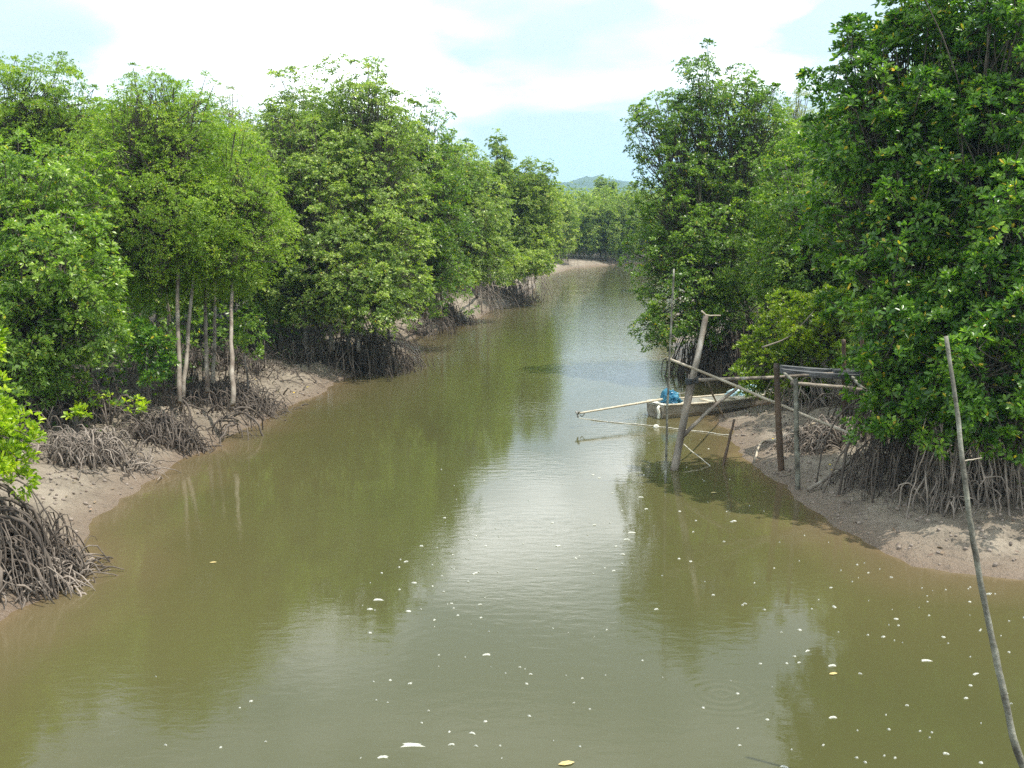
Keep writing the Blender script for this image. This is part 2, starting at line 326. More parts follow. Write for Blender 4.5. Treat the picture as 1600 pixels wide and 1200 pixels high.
# ------------------------------------------------------------------ foliage
def unit(a): return a / (np.linalg.norm(a, axis=-1, keepdims=True) + 1e-9)
class Leaves:
    def __init__(s): s.v = []; s.t = []; s.a = []; s.nv = 4; s.cnt = 0
    def rosettes(s, C, AX, n, L, W, th=(35, 80), six=False, droop=.12, ages=None, off=.02):
        """n leaves fanning round each centre's axis"""
        m_ = len(C)
        if not m_: return
        C = np.repeat(C, n, 0); A = unit(np.repeat(AX, n, 0)); m2 = m_ * n
        h = unit(np.cross(A, np.array([.3, .2, 1.0]) + rng.normal(0, .3, (m2, 3)))); g = np.cross(A, h)
        ph = np.tile(np.arange(n) * 2.39996, m_) + np.repeat(rng.uniform(0, 6.28, m_), n) + rng.normal(0, .25, m2)
        t = R(1) * rng.uniform(th[0], th[1], m2)
        d = A * np.cos(t)[:, None] + (h * np.cos(ph)[:, None] + g * np.sin(ph)[:, None]) * np.sin(t)[:, None]
        l = L * rng.uniform(.65, 1.2, m2)[:, None]; wd_ = W * rng.uniform(.75, 1.2, m2)[:, None]
        side = unit(np.cross(d, A) + rng.normal(0, .35, (m2, 3))); nrm = unit(np.cross(side, d))
        b = C + d * off; dz = np.array([0, 0, -1.0]) * droop * l
        if not six:
            mid = b + d * l * .5
            q = [b, mid + side * wd_ * .5, b + d * l + dz, mid - side * wd_ * .5]
        else:
            m1 = b + d * l * .32 + nrm * .03 * l; m3 = b + d * l * .72 + dz * .45 + nrm * .02 * l
            q = [b, m1 + side * wd_ * .42, m3 + side * wd_ * .46, b + d * l + dz, m3 - side * wd_ * .46, m1 - side * wd_ * .42]
        s.nv = len(q); s.v.append(np.stack(q, 1).reshape(-1, 3)); s.t.append(rng.random(m2))
        s.a.append(np.repeat(ages if ages is not None else rng.random(m_), n)); s.cnt += m2
    def mesh(s, name):
        v = np.concatenate(s.v); t = np.concatenate(s.t); a = np.concatenate(s.a); m_ = len(t)
        if s.nv == 4:
            loops = np.arange(m_ * 4); st = np.arange(m_) * 4; to = np.full(m_, 4)
            return mesh_np(name, v, loops, st, to, False, {'tint': ('FACE', t), 'age': ('FACE', a)})
        b = np.arange(m_)[:, None] * 6
        loops = (b + np.array([0, 1, 2, 3, 0, 3, 4, 5])).ravel()      # two halves meeting at the midrib
        st = np.arange(m_ * 2) * 4; to = np.full(m_ * 2, 4)
        return mesh_np(name, v, loops, st, to, False, {'tint': ('FACE', np.repeat(t, 2)), 'age': ('FACE', np.repeat(a, 2))})
def sph(n):
    v = unit(rng.normal(0, 1, (n, 3))); return v
LEAFTOTAL = [0]
def crown_points(lobes, dens, clump_r, shoots, ragged=.18):
    """lobes: (centre, (rx,ry,rz)). Returns clump centres, outward directions, radii."""
    P = []; O = []; Rr = []
    cs = [np.asarray(c) for c, r_ in lobes]; rs = [np.asarray(r_, float) for c, r_ in lobes]
    for i, (c, r_) in enumerate(zip(cs, rs)):
        pa = 1.6; area = 4 * math.pi * (((r_[0] * r_[1]) ** pa + (r_[0] * r_[2]) ** pa + (r_[1] * r_[2]) ** pa) / 3) ** (1 / pa)
        n_ = max(8, int(area * dens * 1.35)); u = sph(n_)
        bump = 1 + ragged * fbm(u[:, 0] * 2 + i * 3.3, u[:, 1] * 2 + u[:, 2] * 1.7, 1.3, 3)
        rad = rng.uniform(.78, 1.0, n_) * bump
        pts = c + u * r_ * rad[:, None]; keep = np.ones(n_, bool)
        for j, (c2, r2_) in enumerate(zip(cs, rs)):
            if j != i: keep &= (((pts - c2) / r2_) ** 2).sum(1) > .5
        u2 = sph(int(n_ * .6)); pin = c + u2 * r_ * rng.uniform(.25, .75, len(u2))[:, None]
        P += [pts[keep], pin]; O += [unit(u / r_)[keep], unit(u2 / r_)]
        Rr += [clump_r * rng.uniform(.6, 1.25, keep.sum()), clump_r * rng.uniform(.6, 1.1, len(pin))]
        if shoots:
            ns_ = max(2, int(area * dens * shoots)); us = sph(ns_ * 2); us = us[us[:, 2] > -.2][:ns_]
            ps = c + us * r_ * rng.uniform(1.02, 1.3, len(us))[:, None] + rng.normal(0, .05, (len(us), 3))
            P.append(ps); O.append(unit(us / r_ + np.array([0, 0, .6]))); Rr.append(clump_r * rng.uniform(.3, .55, len(us)))
    return np.concatenate(P), np.concatenate(O), np.concatenate(Rr)
def foliage(lobes, style, dens=2.2, clump_r=.42, shoots=.1, lscale=1.0, ragged=.18, nros=None, per=None):
    lv = Leaves(); P, O, Rr = crown_points(lobes, dens, clump_r, shoots, ragged)
    st = dict(rhizo=(11, 8, .115, .048, (35, 82), False), near=(12, 9, .125, .052, (30, 85), True), silver=(11, 8, .10, .052, (35, 85), False),
              fine=(16, 7, .062, .030, (25, 95), False), lime=(12, 8, .105, .042, (20, 65), True), pale=(9, 7, .08, .03, (25, 90), False), far=(8, 7, .17, .085, (30, 90), False))[style]
    nr, per0, L, W, th, six = st; nr = nros or nr; per0 = per or per0
    m_ = len(P); age = np.clip(rng.normal(.5, .22, m_), 0, 1)
    q = np.repeat(np.arange(m_), nr); u = sph(len(q)); hemi = u + O[q] * .5 + np.array([0, 0, .35]); u = unit(hemi)
    C = P[q] + u * (Rr[q] * rng.uniform(.35, 1.0, len(q)) ** .6)[:, None] * np.array([1, 1, .75])
    AX = unit(u * .55 + O[q] * .35 + np.array([0, 0, .75]) + rng.normal(0, .25, (len(q), 3)))
    C = C[:]; lv.rosettes(C, AX, per0, L * lscale, W * lscale, th, six, ages=np.clip(age[q] + rng.normal(0, .1, len(q)), 0, 1))
    LEAFTOTAL[0] += lv.cnt
    return lv, P, Rr
def lobe(px, py, dist, rx, ry, rdep=None):
    s = dist / F; c = D(px, py, dist); return (c, (rx * s, rdep if rdep else (rx + ry) * .5 * s, ry * s))
def limbs_for(tb, top, lobes, P, base_r, frac=.25, tw=.012):
    top = np.asarray(top, float)
    for (c, r_) in lobes:
        c = np.asarray(c); mid = (top + c) / 2 + np.array([0, 0, -.15 * abs(c[2] - top[2])]) + rng.normal(0, .1, 3)
        tb.add(bez(top, mid, c, 7), np.linspace(base_r, base_r * .4, 7), 6)
        d = np.linalg.norm((P - c) / np.asarray(r_), axis=1); sel = np.where(d < 1.0)[0]; far_ = np.where((d >= 1.06) & (d < 1.5))[0]
        sel = rng.choice(sel, max(1, int(len(sel) * frac)), replace=False) if len(sel) else np.array([], int)
        sel = np.concatenate([sel, far_])
        for j in sel:
            a = top + (c - top) * rng.uniform(.55, 1.0)
            tb.add(bez(a, (a + P[j]) / 2 + rng.normal(0, .12, 3), P[j], 5), np.linspace(base_r * .22, tw * .8, 5), 4, cap=False)
def prop_root_pts(a, hz, reach, gnd=None):
    e = np.array([a[0] + hz[0] * reach, a[1] + hz[1] * reach, 0]); e[2] = gz(e[0], e[1]) - .08
    c = np.array([a[0] + hz[0] * reach * .75, a[1] + hz[1] * reach * .75, a[2] + rng.uniform(-.05, .3)])
    p_ = bez(a, c, e, 9); p_[1:-1] += np.cumsum(rng.normal(0, .034, (7, 3)), 0) * np.array([1, 1, .6]); p_[-2] = (p_[-3] + p_[-1]) / 2; return p_
GROUPS = {}
def tree(label, cat, base, lobes, style, trunks=None, group=None, name='mangrove_tree', nroots=0, root_h=(.5, 1.5), reach=(.5, 1.6), tr=.09, indiv=0,
         curtain=None, bark='bark', rmat='root', limb_frac=.25, side=None, trunk_top=None, fmat=None, **kw):
    """root empty > trunk(s), branches, crown, prop_root..., root_tangle"""
    base = np.array([base[0], base[1], gz(base[0], base[1])]); rt = empty(name, base); tag(rt, label, cat, group)
    lv, P, Rr = foliage(lobes, style, **kw)
    P0 = -base
    def put(nm, me, mt, kind=None):
        me.transform(__import__('mathutils').Matrix.Translation(Vector(P0))); o_ = link(nm, me, M[mt], rt)
        if kind: o_['kind'] = kind
        return o_
    put('crown', lv.mesh('crown'), fmat or style)
    mean = np.mean([c for c, r_ in lobes], 0)
    low = min(c[2] - r_[2] for c, r_ in lobes)
    top = np.array(trunk_top) if trunk_top is not None else np.array([mean[0] * .6 + base[0] * .4, mean[1] * .6 + base[1] * .4, max(low + .8, base[2] + 1.2)])
    trunks = trunks or [(base, top, tr)]
    for (a, b, r_) in trunks:
        a = np.array([a[0], a[1], gz(a[0], a[1]) - .1]) if len(a) == 2 or a[2] is None else np.asarray(a, float)
        t_ = Tubes(8); t_.add(wob(a, b, 9, .05), np.linspace(r_, r_ * .6, 9), 8, .06); put('trunk', t_.mesh('trunk'), bark)
    tb = Tubes(5); limbs_for(tb, top, lobes, P, tr * .7, limb_frac); put('branches', tb.mesh('branches'), 'twig')
    if curtain:                        # aerial roots dropping from the low branches, forking at their feet
        x0, x1, py, ds, cn = curtain; tc_ = Tubes(5)
        for i in range(cn):
            s_ = D(rng.uniform(x0, x1), py + rng.uniform(-45, 30), ds + rng.uniform(-.6, 1.5)); e_ = s_ + np.array([rng.normal(-.1, .25), rng.normal(-.25, .25), 0]); e_[2] = gz(e_[0], e_[1]) - .05
            mid = (s_ + e_) / 2 + np.array([rng.normal(0, .14), rng.normal(0, .14), .1]); p_ = bez(s_, mid, e_, 9); p_[1:-1] += np.cumsum(rng.normal(0, .018, (7, 3)), 0); r_ = rng.choice([.006, .009, .012, .017])
            tc_.add(p_, np.linspace(r_ * .8, r_ * 1.1, 9), 5, .12)
            for _ in range(rng.integers(0, 4)):
                j = rng.integers(4, 8); an = rng.uniform(2.6, 6.4); tc_.add(prop_root_pts(p_[j], (math.cos(an), math.sin(an)), rng.uniform(.12, .45)), r_ * .8, 4, .1)
        put('hanging_roots', tc_.mesh('hanging_roots'), rmat, 'stuff')
    if nroots:
        tg = Tubes(5); ind = indiv
        for i in range(nroots):
            an = rng.uniform(0, 2 * math.pi) if side is None else R(rng.uniform(*side))
            hz = (math.cos(an), math.sin(an)); st_ = trunks[i % len(trunks)]
            f_ = rng.uniform(*root_h); a0 = base if st_[0][2] is None else np.asarray(st_[0], float)
            a0 = np.array([st_[0][0], st_[0][1], base[2]]); tt = f_ / max(st_[1][2] - base[2], .5); tt = min(tt, .9)
            s_ = a0 + (np.asarray(st_[1]) - a0) * tt
            p_ = prop_root_pts(s_, hz, rng.uniform(*reach)); rr_ = rng.choice([.008, .011, .014, .018, .024])
            if ind > 0:
                ind -= 1; q_ = Tubes(6); q_.add(p_, np.linspace(rr_ * 1.3, rr_, 9), 6, .08); put('prop_root', q_.mesh('prop_root'), rmat)
            else:
                tg.add(p_, np.linspace(rr_, rr_ * .7, 9), 5, .08)
                if rng.random() < .5:      # a root forks on the way down
                    j = rng.integers(2, 6); hz2 = (math.cos(an + .7), math.sin(an + .7))
                    tg.add(prop_root_pts(p_[j], hz2, rng.uniform(.15, .6)), rr_ * .7, 4)
        if tg.n: put('root_tangle', tg.mesh('root_tangle'), rmat, 'stuff')
    return rt

B = lambda px, py, z=.8: G(px, py, z)
# --- left bank, near to far
b = B(0, 880, .5)
tree('bright lime green young mangrove with upright leaves at the left edge of the photo', 'young mangrove', b,
     [lobe(-25, 640, 14.6, 62, 90), lobe(5, 715, 14.4, 42, 62), lobe(-50, 560, 14.8, 45, 50), lobe(-70, 720, 14.8, 60, 90)], 'lime', dens=4.5, clump_r=.22, shoots=.06,
     nroots=48, indiv=14, root_h=(.3, 1.35), reach=(.15, 1.0), tr=.05, side=(-130, 60), name='young_mangrove', ragged=.1, limb_frac=.15)
b = B(95, 640)
M['light'] = leaf_mat('light green mangrove leaves', (.068, .14, .018), (.120, .215, .028), (.235, .34, .065), rough=.34, ycut=.986)
tree('light green leafy mangrove leaning over the heap of grey roots on the near left bank', 'mangrove tree', b,
     [lobe(25, 320, 24, 95, 90, 1.5), lobe(95, 420, 23, 85, 90, 1.3), lobe(20, 500, 23, 95, 100, 1.4), lobe(130, 505, 23.5, 62, 62, .9), lobe(60, 585, 23.5, 62, 45, .8), lobe(-60, 430, 24, 90, 190, 1.6), lobe(110, 300, 25, 60, 60)],
     'rhizo', trunks=[(B(75, 640), D(60, 480, 24), .06), (B(100, 632), D(85, 470, 24), .05), (B(118, 626), D(95, 450, 24), .05), (B(50, 650), D(40, 500, 24), .05)],
     dens=3.0, clump_r=.36, shoots=.12, nroots=60, indiv=8, root_h=(.3, 1.2), reach=(.3, 1.2), fmat='light')
b = B(60, 560)
tree('tall green mangrove rising behind the light green one at the far left', 'mangrove tree', b,
     [lobe(75, 170, 33, 62, 68, 1.6), lobe(5, 190, 33, 70, 85, 1.6), lobe(125, 240, 33, 65, 75, 1.5), lobe(30, 300, 33, 120, 110, 2.0), lobe(-70, 260, 33, 80, 130, 1.8)], 'fine', fmat='fine',
     dens=3.0, clump_r=.4, shoots=.1, lscale=1.25)
b = B(285, 625)
tree('big round crowned tree with fine olive leaves above two pale trunks forking in a V', 'mangrove tree', b,
     [lobe(235, 200, 28, 72, 74, 1.4), lobe(190, 300, 27.5, 85, 115, 1.7), lobe(290, 230, 28.5, 75, 85, 1.6), lobe(270, 350, 27, 110, 85, 1.6), lobe(200, 420, 27, 80, 55, 1.1)], 'fine',
     trunks=[(B(281, 628), D(276, 400, 27), .062), (B(286, 622), D(303, 410, 27.5), .058)], bark='bark_pale',
     dens=4.2, clump_r=.38, shoots=.08, ragged=.12, nroots=16, indiv=6, root_h=(.2, .7), reach=(.2, .8), limb_frac=.12)
b = B(362, 628)
tree('fine leaved olive tree with straight pale trunk, its crown bulging out toward the river', 'mangrove tree', b,
     [lobe(360, 290, 28.5, 62, 82, 1.5), lobe(385, 370, 28, 68, 75, 1.4), lobe(340, 400, 27.5, 80, 58, 1.2), lobe(400, 320, 28.5, 40, 60, 1.1)], 'fine',
     trunks=[(B(364, 632), D(362, 440, 27.5), .062)], bark='bark_pale',
     dens=4.2, clump_r=.38, shoots=.08, ragged=.12, nroots=16, indiv=6, root_h=(.2, .8), reach=(.2, 1.0), limb_frac=.12)
b = B(325, 610)
tree('thin twin stemmed tree between the forked trunks and the straight pale trunk', 'mangrove tree', b,
     [lobe(320, 430, 28.5, 70, 42, 1.0), lobe(250, 440, 28.5, 60, 40, .9)], 'fine',
     trunks=[(B(324, 612), D(322, 440, 29), .06), (B(333, 600), D(336, 440, 30), .055), (B(262, 580), D(258, 430, 30), .06)], bark='bark_pale', dens=3.5, clump_r=.36, shoots=.05, limb_frac=.12)
b = B(535, 545)
tree('large grey green mangrove with drooping rosettes, right of the round crowned olive tree', 'mangrove tree', b,
     [lobe(485, 185, 39, 62, 62, 1.7), lobe(430, 270, 38, 55, 80, 1.7), lobe(500, 270, 37, 75, 70, 1.7), lobe(455, 370, 36, 62, 75, 1.5), lobe(520, 385, 35.5, 75, 75, 1.6), lobe(470, 455, 35.5, 62, 42, 1.2), lobe(555, 450, 34.5, 50, 50, 1.1), lobe(420, 470, 36, 45, 35, 1.0), lobe(510, 480, 35, 45, 32, .9)], 'silver',
     trunks=[(B(520, 548), D(505, 420, 37), .09), (B(545, 545), D(535, 420, 37), .07), (B(480, 548), D(470, 430, 37), .07), (B(440, 545), D(440, 440, 37), .06)],
     dens=2.3, clump_r=.46, shoots=.3, nroots=50, indiv=5, root_h=(.4, 1.7), reach=(.4, 2.0), ragged=.5)
b = B(590, 545)
tree('tallest green mangrove of the left bank with ragged top against the sky', 'mangrove tree', b,
     [lobe(560, 175, 39, 58, 62, 1.6), lobe(595, 235, 38.5, 60, 75, 1.7), lobe(575, 320, 37.5, 70, 75, 1.7), lobe(600, 400, 36, 58, 60, 1.3), lobe(612, 448, 35.2, 48, 44, 1.0), lobe(585, 485, 34.5, 48, 32, 1.0), lobe(622, 482, 34.8, 32, 32, .8)], 'rhizo',
     trunks=[(B(585, 560, .4), D(580, 430, 37), .09), (B(610, 555, .3), D(600, 440, 37), .06), (B(560, 550), D(555, 430, 37), .06)],
     dens=2.3, clump_r=.46, shoots=.35, nroots=60, indiv=8, root_h=(.4, 1.9), reach=(.5, 2.4), ragged=.5, side=(-160, 40), fmat='silver')
b = B(665, 500)
tree('dark green mangrove hanging low over the water midway up the left bank', 'mangrove tree', b,
     [lobe(655, 225, 44, 42, 58, 1.4), lobe(640, 300, 43, 62, 70, 1.7), lobe(690, 290, 44, 45, 65, 1.5), lobe(665, 370, 42, 65, 65, 1.6), lobe(688, 428, 42, 38, 46, 1.2), lobe(665, 440, 42, 34, 30, 1.0)], 'rhizo',
     trunks=[(B(665, 500, .5), D(665, 420, 43), .08), (B(690, 497, .4), D(685, 420, 43), .06)], dens=2.2, clump_r=.46, shoots=.14, nroots=60, indiv=4, root_h=(.4, 1.6), reach=(.5, 1.8), ragged=.5)
b = B(748, 462)
tree('mid green mangrove standing behind the tangle of pale arching roots', 'mangrove tree', b,
     [lobe(722, 290, 54, 38, 60, 1.7), lobe(750, 340, 53, 45, 75, 1.8), lobe(725, 385, 52, 42, 50, 1.5), lobe(765, 412, 53, 38, 34, 1.3), lobe(742, 426, 52, 32, 20, 1.0), lobe(712, 436, 50, 26, 18, 1.0)], 'silver',
     trunks=[(B(745, 465, .5), D(745, 400, 53), .09), (B(765, 462, .5), D(762, 400, 54), .07)],
     dens=1.9, clump_r=.5, shoots=.14, nroots=36, indiv=6, root_h=(.5, 1.8), reach=(.5, 2.2), side=(-150, 40), rmat='root_dry', lscale=1.15, fmat='silver')
b = B(778, 440)
tree('slim spire shaped tree poking above the left bank canopy', 'tree', b,
     [lobe(777, 228, 66, 11, 22, .5), lobe(782, 255, 66, 19, 20, .8), lobe(780, 290, 66, 30, 35, 1.3), lobe(775, 340, 66, 38, 50, 1.6)], 'silver', dens=2.2, clump_r=.38, shoots=.2, lscale=1.3)
b = B(822, 442)
tree('last mangrove on the left bank before the river bend, arched roots reaching the water', 'mangrove tree', b,
     [lobe(838, 290, 66, 26, 36, 1.3), lobe(810, 330, 66, 36, 52, 1.7), lobe(850, 340, 67, 28, 50, 1.5), lobe(820, 390, 65, 42, 36, 1.6), lobe(850, 398, 66, 24, 26, 1.1), lobe(795, 418, 62, 36, 22, 1.4), lobe(835, 412, 63, 26, 16, 1.2)], 'rhizo',
     trunks=[(B(818, 443, .4), D(820, 395, 65), .1), (B(800, 448, .4), D(800, 395, 64), .08), (B(835, 440, .4), D(838, 395, 66), .07)],
     dens=1.9, clump_r=.5, shoots=.16, nroots=45, indiv=6, root_h=(.5, 2.2), reach=(.6, 2.8), side=(-140, 50), rmat='root_dry', lscale=1.35, fmat='far')
b = B(360, 500)
tree('thin greyish tree with sparse top seen between the two big left crowns', 'tree', b,
     [lobe(362, 178, 48, 24, 32, .8), lobe(345, 220, 48, 32, 40, 1.2), lobe(395, 215, 48, 34, 42, 1.3), lobe(380, 280, 48, 50, 60, 1.7)], 'pale', dens=1.6, clump_r=.4, shoots=.25, lscale=1.1, limb_frac=.6)
# --- far bank, each tree of the bend
fb = [(872, 348, 46, 'pale yellow green bushy mangrove at the left end of the far bank', 28, 50, 112),
      (905, 352, 44, 'rounded far bank mangrove, second from the left across the bend', 28, 47, 120),
      (938, 350, 46, 'far bank mangrove directly below the blue hill', 27, 48, 120),
      (968, 352, 46, 'far bank mangrove half hidden by the tall right bank tree', 27, 50, 121),
      (1000, 345, 50, 'far bank mangrove behind the tall right bank tree', 28, 52, 123)]
for (px, py, h_, lb, rx, ry, ds) in fb:
    c = D(px, 404, ds)
    tree(lb, 'mangrove tree', (c[0], c[1]), [lobe(px, py, ds, rx * .85, ry, 2.0), lobe(px - rx * .5, py + 14, ds - 1, rx * .6, ry * .75, 1.7), lobe(px + rx * .5, py + 10, ds - 1, rx * .6, ry * .8, 1.7)], 'far',
         dens=1.3, clump_r=.62, shoots=.14, lscale=1.25, nroots=40, root_h=(.8, 2.5), reach=(.8, 3.2), side=(-150, -30), group='mangroves along the far bank', tr=.12, ragged=.25)
for (px, py, lb) in ((938, 300, 'taller of the two feathery trees in front of the blue hill'), (953, 304, 'shorter feathery tree just right of its taller twin before the hill')):
    c = D(px, 345, 170)
    tree(lb, 'tree', (c[0], c[1]), [lobe(px, py - 10, 170, 5, 12, .8), lobe(px, py + 10, 170, 9, 16, 1.2), lobe(px, py + 35, 170, 12, 22, 1.6)], 'far', dens=1.6, clump_r=.6, shoots=.3, lscale=1.6, name='feathery_tree', tr=.15)
# --- right bank
b = B(1175, 545)
tree('tall loose crowned mangrove leaning over the river on the right bank', 'mangrove tree', b,
     [lobe(1092, 122, 36, 26, 40, .9), lobe(1050, 185, 36, 46, 30, 1.1), lobe(1160, 150, 37, 38, 34, 1.1), lobe(1095, 190, 36.5, 50, 50, 1.4), lobe(1160, 220, 37, 55, 50, 1.4), lobe(1018, 215, 36, 32, 44, 1.0), lobe(1195, 185, 37, 34, 40, 1.2),
      lobe(1070, 275, 36, 60, 55, 1.5), lobe(1150, 300, 36.5, 62, 62, 1.7), lobe(1035, 340, 35.5, 42, 46, 1.2), lobe(1095, 365, 35, 68, 62, 1.7), lobe(1025, 405, 35, 45, 38, 1.2), lobe(1080, 450, 34, 66, 48, 1.5), lobe(1140, 430, 35, 60, 55, 1.5), lobe(1052, 505, 33.5, 48, 34, 1.0), lobe(1120, 500, 34, 55, 32, 1.0), lobe(1022, 510, 33.5, 24, 26, .6)], 'rhizo',
     trunks=[(B(1152, 552), D(1135, 440, 36), .09), (B(1182, 545), D(1140, 420, 36.5), .12), (B(1212, 530), D(1180, 420, 37.5), .08)],
     dens=2.0, clump_r=.42, shoots=.22, nroots=120, indiv=10, root_h=(.4, 1.8), reach=(.4, 2.4), side=(130, 300), ragged=.3, limb_frac=.06, rmat='root')
b = B(1230, 500)
tree('pale greyish tree between the tall right bank tree and the huge near one', 'tree', b,
     [lobe(1225, 230, 47, 45, 55, 1.6), lobe(1250, 190, 48, 35, 40, 1.3), lobe(1215, 330, 46, 55, 75, 1.9)], 'pale', dens=2.2, clump_r=.42, shoots=.2, limb_frac=.4)
b = B(1275, 560)
tree('mid green mangrove behind the bright bush, beside the old landing', 'mangrove tree', b,
     [lobe(1245, 340, 32, 62, 80, 1.6), lobe(1270, 430, 31, 72, 62, 1.6), lobe(1215, 425, 31.5, 45, 50, 1.2), lobe(1310, 350, 31, 60, 90, 1.6)], 'rhizo', dens=2.6, clump_r=.42, shoots=.15)
b = B(1270, 612)
M['lime2'] = leaf_mat('yellow green bush leaves', (0.066, 0.124, 0.008), (0.124, 0.194, 0.013), (0.228, 0.300, 0.032), rough=.34, ycut=.985)  # the bush's own yellow green leaf colour, deeper than the young leaves
tree('low bright green mangrove bush behind the landing platform', 'mangrove bush', b,
     [lobe(1195, 560, 27.5, 45, 36, .8), lobe(1255, 515, 27.3, 58, 56, 1.0), lobe(1315, 520, 26.5, 50, 62, 1.0), lobe(1235, 598, 27, 70, 24, .7), lobe(1175, 590, 27, 26, 24, .5)], 'lime', name='mangrove_bush',
     dens=3.4, clump_r=.28, shoots=.1, nroots=60, root_h=(.2, .8), reach=(.3, 1.3), tr=.05, side=(180, 330), rmat='root_dry', fmat='lime2')
b = B(1410, 720)
tree('huge dark glossy mangrove nearest on the right bank, low branches over the landing', 'mangrove tree', b,
     [lobe(1330, 130, 21, 52, 50, 1.0), lobe(1432, 50, 21, 62, 75, 1.3), lobe(1345, 62, 21, 40, 16, .6), lobe(1345, 230, 20.5, 75, 80, 1.4), lobe(1430, 190, 20, 90, 100, 1.5), lobe(1345, 360, 20.5, 66, 82, 1.3), lobe(1430, 350, 19.5, 95, 95, 1.5),
      lobe(1400, 480, 19, 75, 80, 1.2), lobe(1395, 590, 18.5, 62, 58, .9), lobe(1455, 620, 18, 60, 55, .9), lobe(1385, 660, 18.4, 46, 26, .6), lobe(1435, 672, 18.0, 40, 26, .6), lobe(1470, 500, 18.5, 80, 80, 1.2)], 'near',
     trunks=[(B(1400, 715), D(1400, 560, 19), .09), (B(1440, 725), D(1450, 560, 18.8), .08), (B(1370, 700), D(1380, 560, 19.4), .06)],
     dens=1.75, clump_r=.37, shoots=.3, nroots=50, indiv=14, curtain=(1330, 1470, 700, 19.2, 95), root_h=(.5, 1.6), reach=(.3, 1.3), side=(170, 330), ragged=.5)
b = B(1560, 745)
tree('tall broad leaved mangrove cut by the right edge, above the curtain of roots', 'mangrove tree', b,
     [lobe(1500, 25, 20, 80, 80, 1.3), lobe(1590, 40, 20, 80, 110, 1.4), lobe(1530, 160, 19.5, 75, 90, 1.3), lobe(1610, 230, 19, 85, 110, 1.4), lobe(1540, 310, 18.5, 80, 85, 1.2), lobe(1610, 400, 18, 80, 100, 1.2),
      lobe(1545, 460, 17.5, 72, 80, 1.0), lobe(1530, 590, 17, 75, 70, .9), lobe(1610, 560, 17, 70, 95, .9), lobe(1490, 662, 17.5, 55, 34, .7), lobe(1660, 300, 19, 70, 250, 1.4), lobe(1560, 668, 17.2, 60, 34, .8), lobe(1640, 650, 17.2, 50, 55, .8)], 'near',
     trunks=[(B(1545, 745), D(1545, 560, 17.8), .08), (B(1600, 750), D(1590, 560, 17.6), .08), (B(1500, 735), D(1510, 580, 18), .06)],
     dens=1.8, clump_r=.37, shoots=.3, nroots=50, indiv=16, curtain=(1440, 1660, 690, 17.6, 150), root_h=(.6, 1.8), reach=(.2, 1.2), side=(200, 340), ragged=.5, rmat='root_dry')

# --- generic trees for the rows behind, shared between copies
def proto(style, seed, fmat=None, lscale=1.3):
    global rng
    keep = rng; rng = np.random.default_rng(seed); rt = empty('mangrove_tree')
    lb = [((rng.uniform(-.9, .9), rng.uniform(-.9, .9), z_), (rng.uniform(1.1, 1.7), rng.uniform(1.1, 1.7), rng.uniform(1.1, 1.5))) for z_ in (2.6, 3.6, 4.6, 5.6, 6.6)]
    lb.append(((0.2, 0, 7.6), (.9, .9, 1.0)))
    lv, P, Rr = foliage(lb, style, dens=1.9, clump_r=.48, shoots=.15, lscale=lscale, ragged=.28)
    link('crown', lv.mesh('crown'), M[fmat or style], rt)
    t_ = Tubes(7); t_.add(wob((0, 0, -.3), (.1, 0, 4), 9, .12), np.linspace(.12, .06, 9), 7)
    link('trunk', t_.mesh('trunk'), M['bark'], rt)
    tb = Tubes(4); limbs_for(tb, (.1, 0, 3.4), lb, P, .06, .15); link('branches', tb.mesh('branches'), M['twig'], rt)
    rng = keep; return rt
def copy_tree(rt):
    c = rt.copy(); COL.objects.link(c)
    for ch in list(rt.children):
        d_ = ch.copy(); COL.objects.link(d_); d_.parent = c
    return c
protos = [proto('rhizo', 11, 'light'), proto('silver', 12, 'silver'), proto('rhizo', 13, 'rhizo')]
used = set()
def place(pi, x, y, s, rz, label, group):
    o_ = protos[pi]
    if pi in used: o_ = copy_tree(o_)
    used.add(pi)
    o_.location = (x, y, gz(x, y)); o_.scale = (s, s, s); o_.rotation_euler = (0, 0, rz); tag(o_, label, 'mangrove tree', group)
rl = random.Random(5)
LB = 'green mangrove of the second row, partly hidden behind the left bank front trees'
for (px, ds, s) in ((20, 40, .95), (120, 42, .95), (210, 40, .95), (300, 42, 1.0), (400, 47, .95), (160, 34, .75), (330, 35, .72), (450, 46, 1.0), (520, 48, 1.05), (590, 52, 1.05), (640, 56, 1.0), (700, 66, 1.05), (745, 78, 1.0), (790, 90, 1.0), (835, 100, 1.0), (240, 33, .62), (420, 42, .8), (500, 42, .8)):
    c = D(px, 400, ds); place(rl.randrange(3), c[0], c[1], s, rl.uniform(0, 6), LB, 'second row mangroves behind the left bank')
RB = 'green mangrove of the second row, partly hidden behind the right bank front trees'
for (px, ds, s) in ((1210, 40, .85), (1260, 42, .95), (1320, 38, .95), (1380, 34, .95), (1450, 30, 1.0), (1530, 28, 1.0), (1600, 26, 1.0), (1290, 36, .7), (1350, 33, .7), (1420, 25, .62), (1500, 23.5, .6), (1120, 60, .85), (1060, 75, .9), (1180, 55, .9), (1580, 22.5, .55)):
    c = D(px, 400, ds); place(rl.randrange(3), c[0], c[1], s, rl.uniform(0, 6), RB, 'second row mangroves behind the right bank')

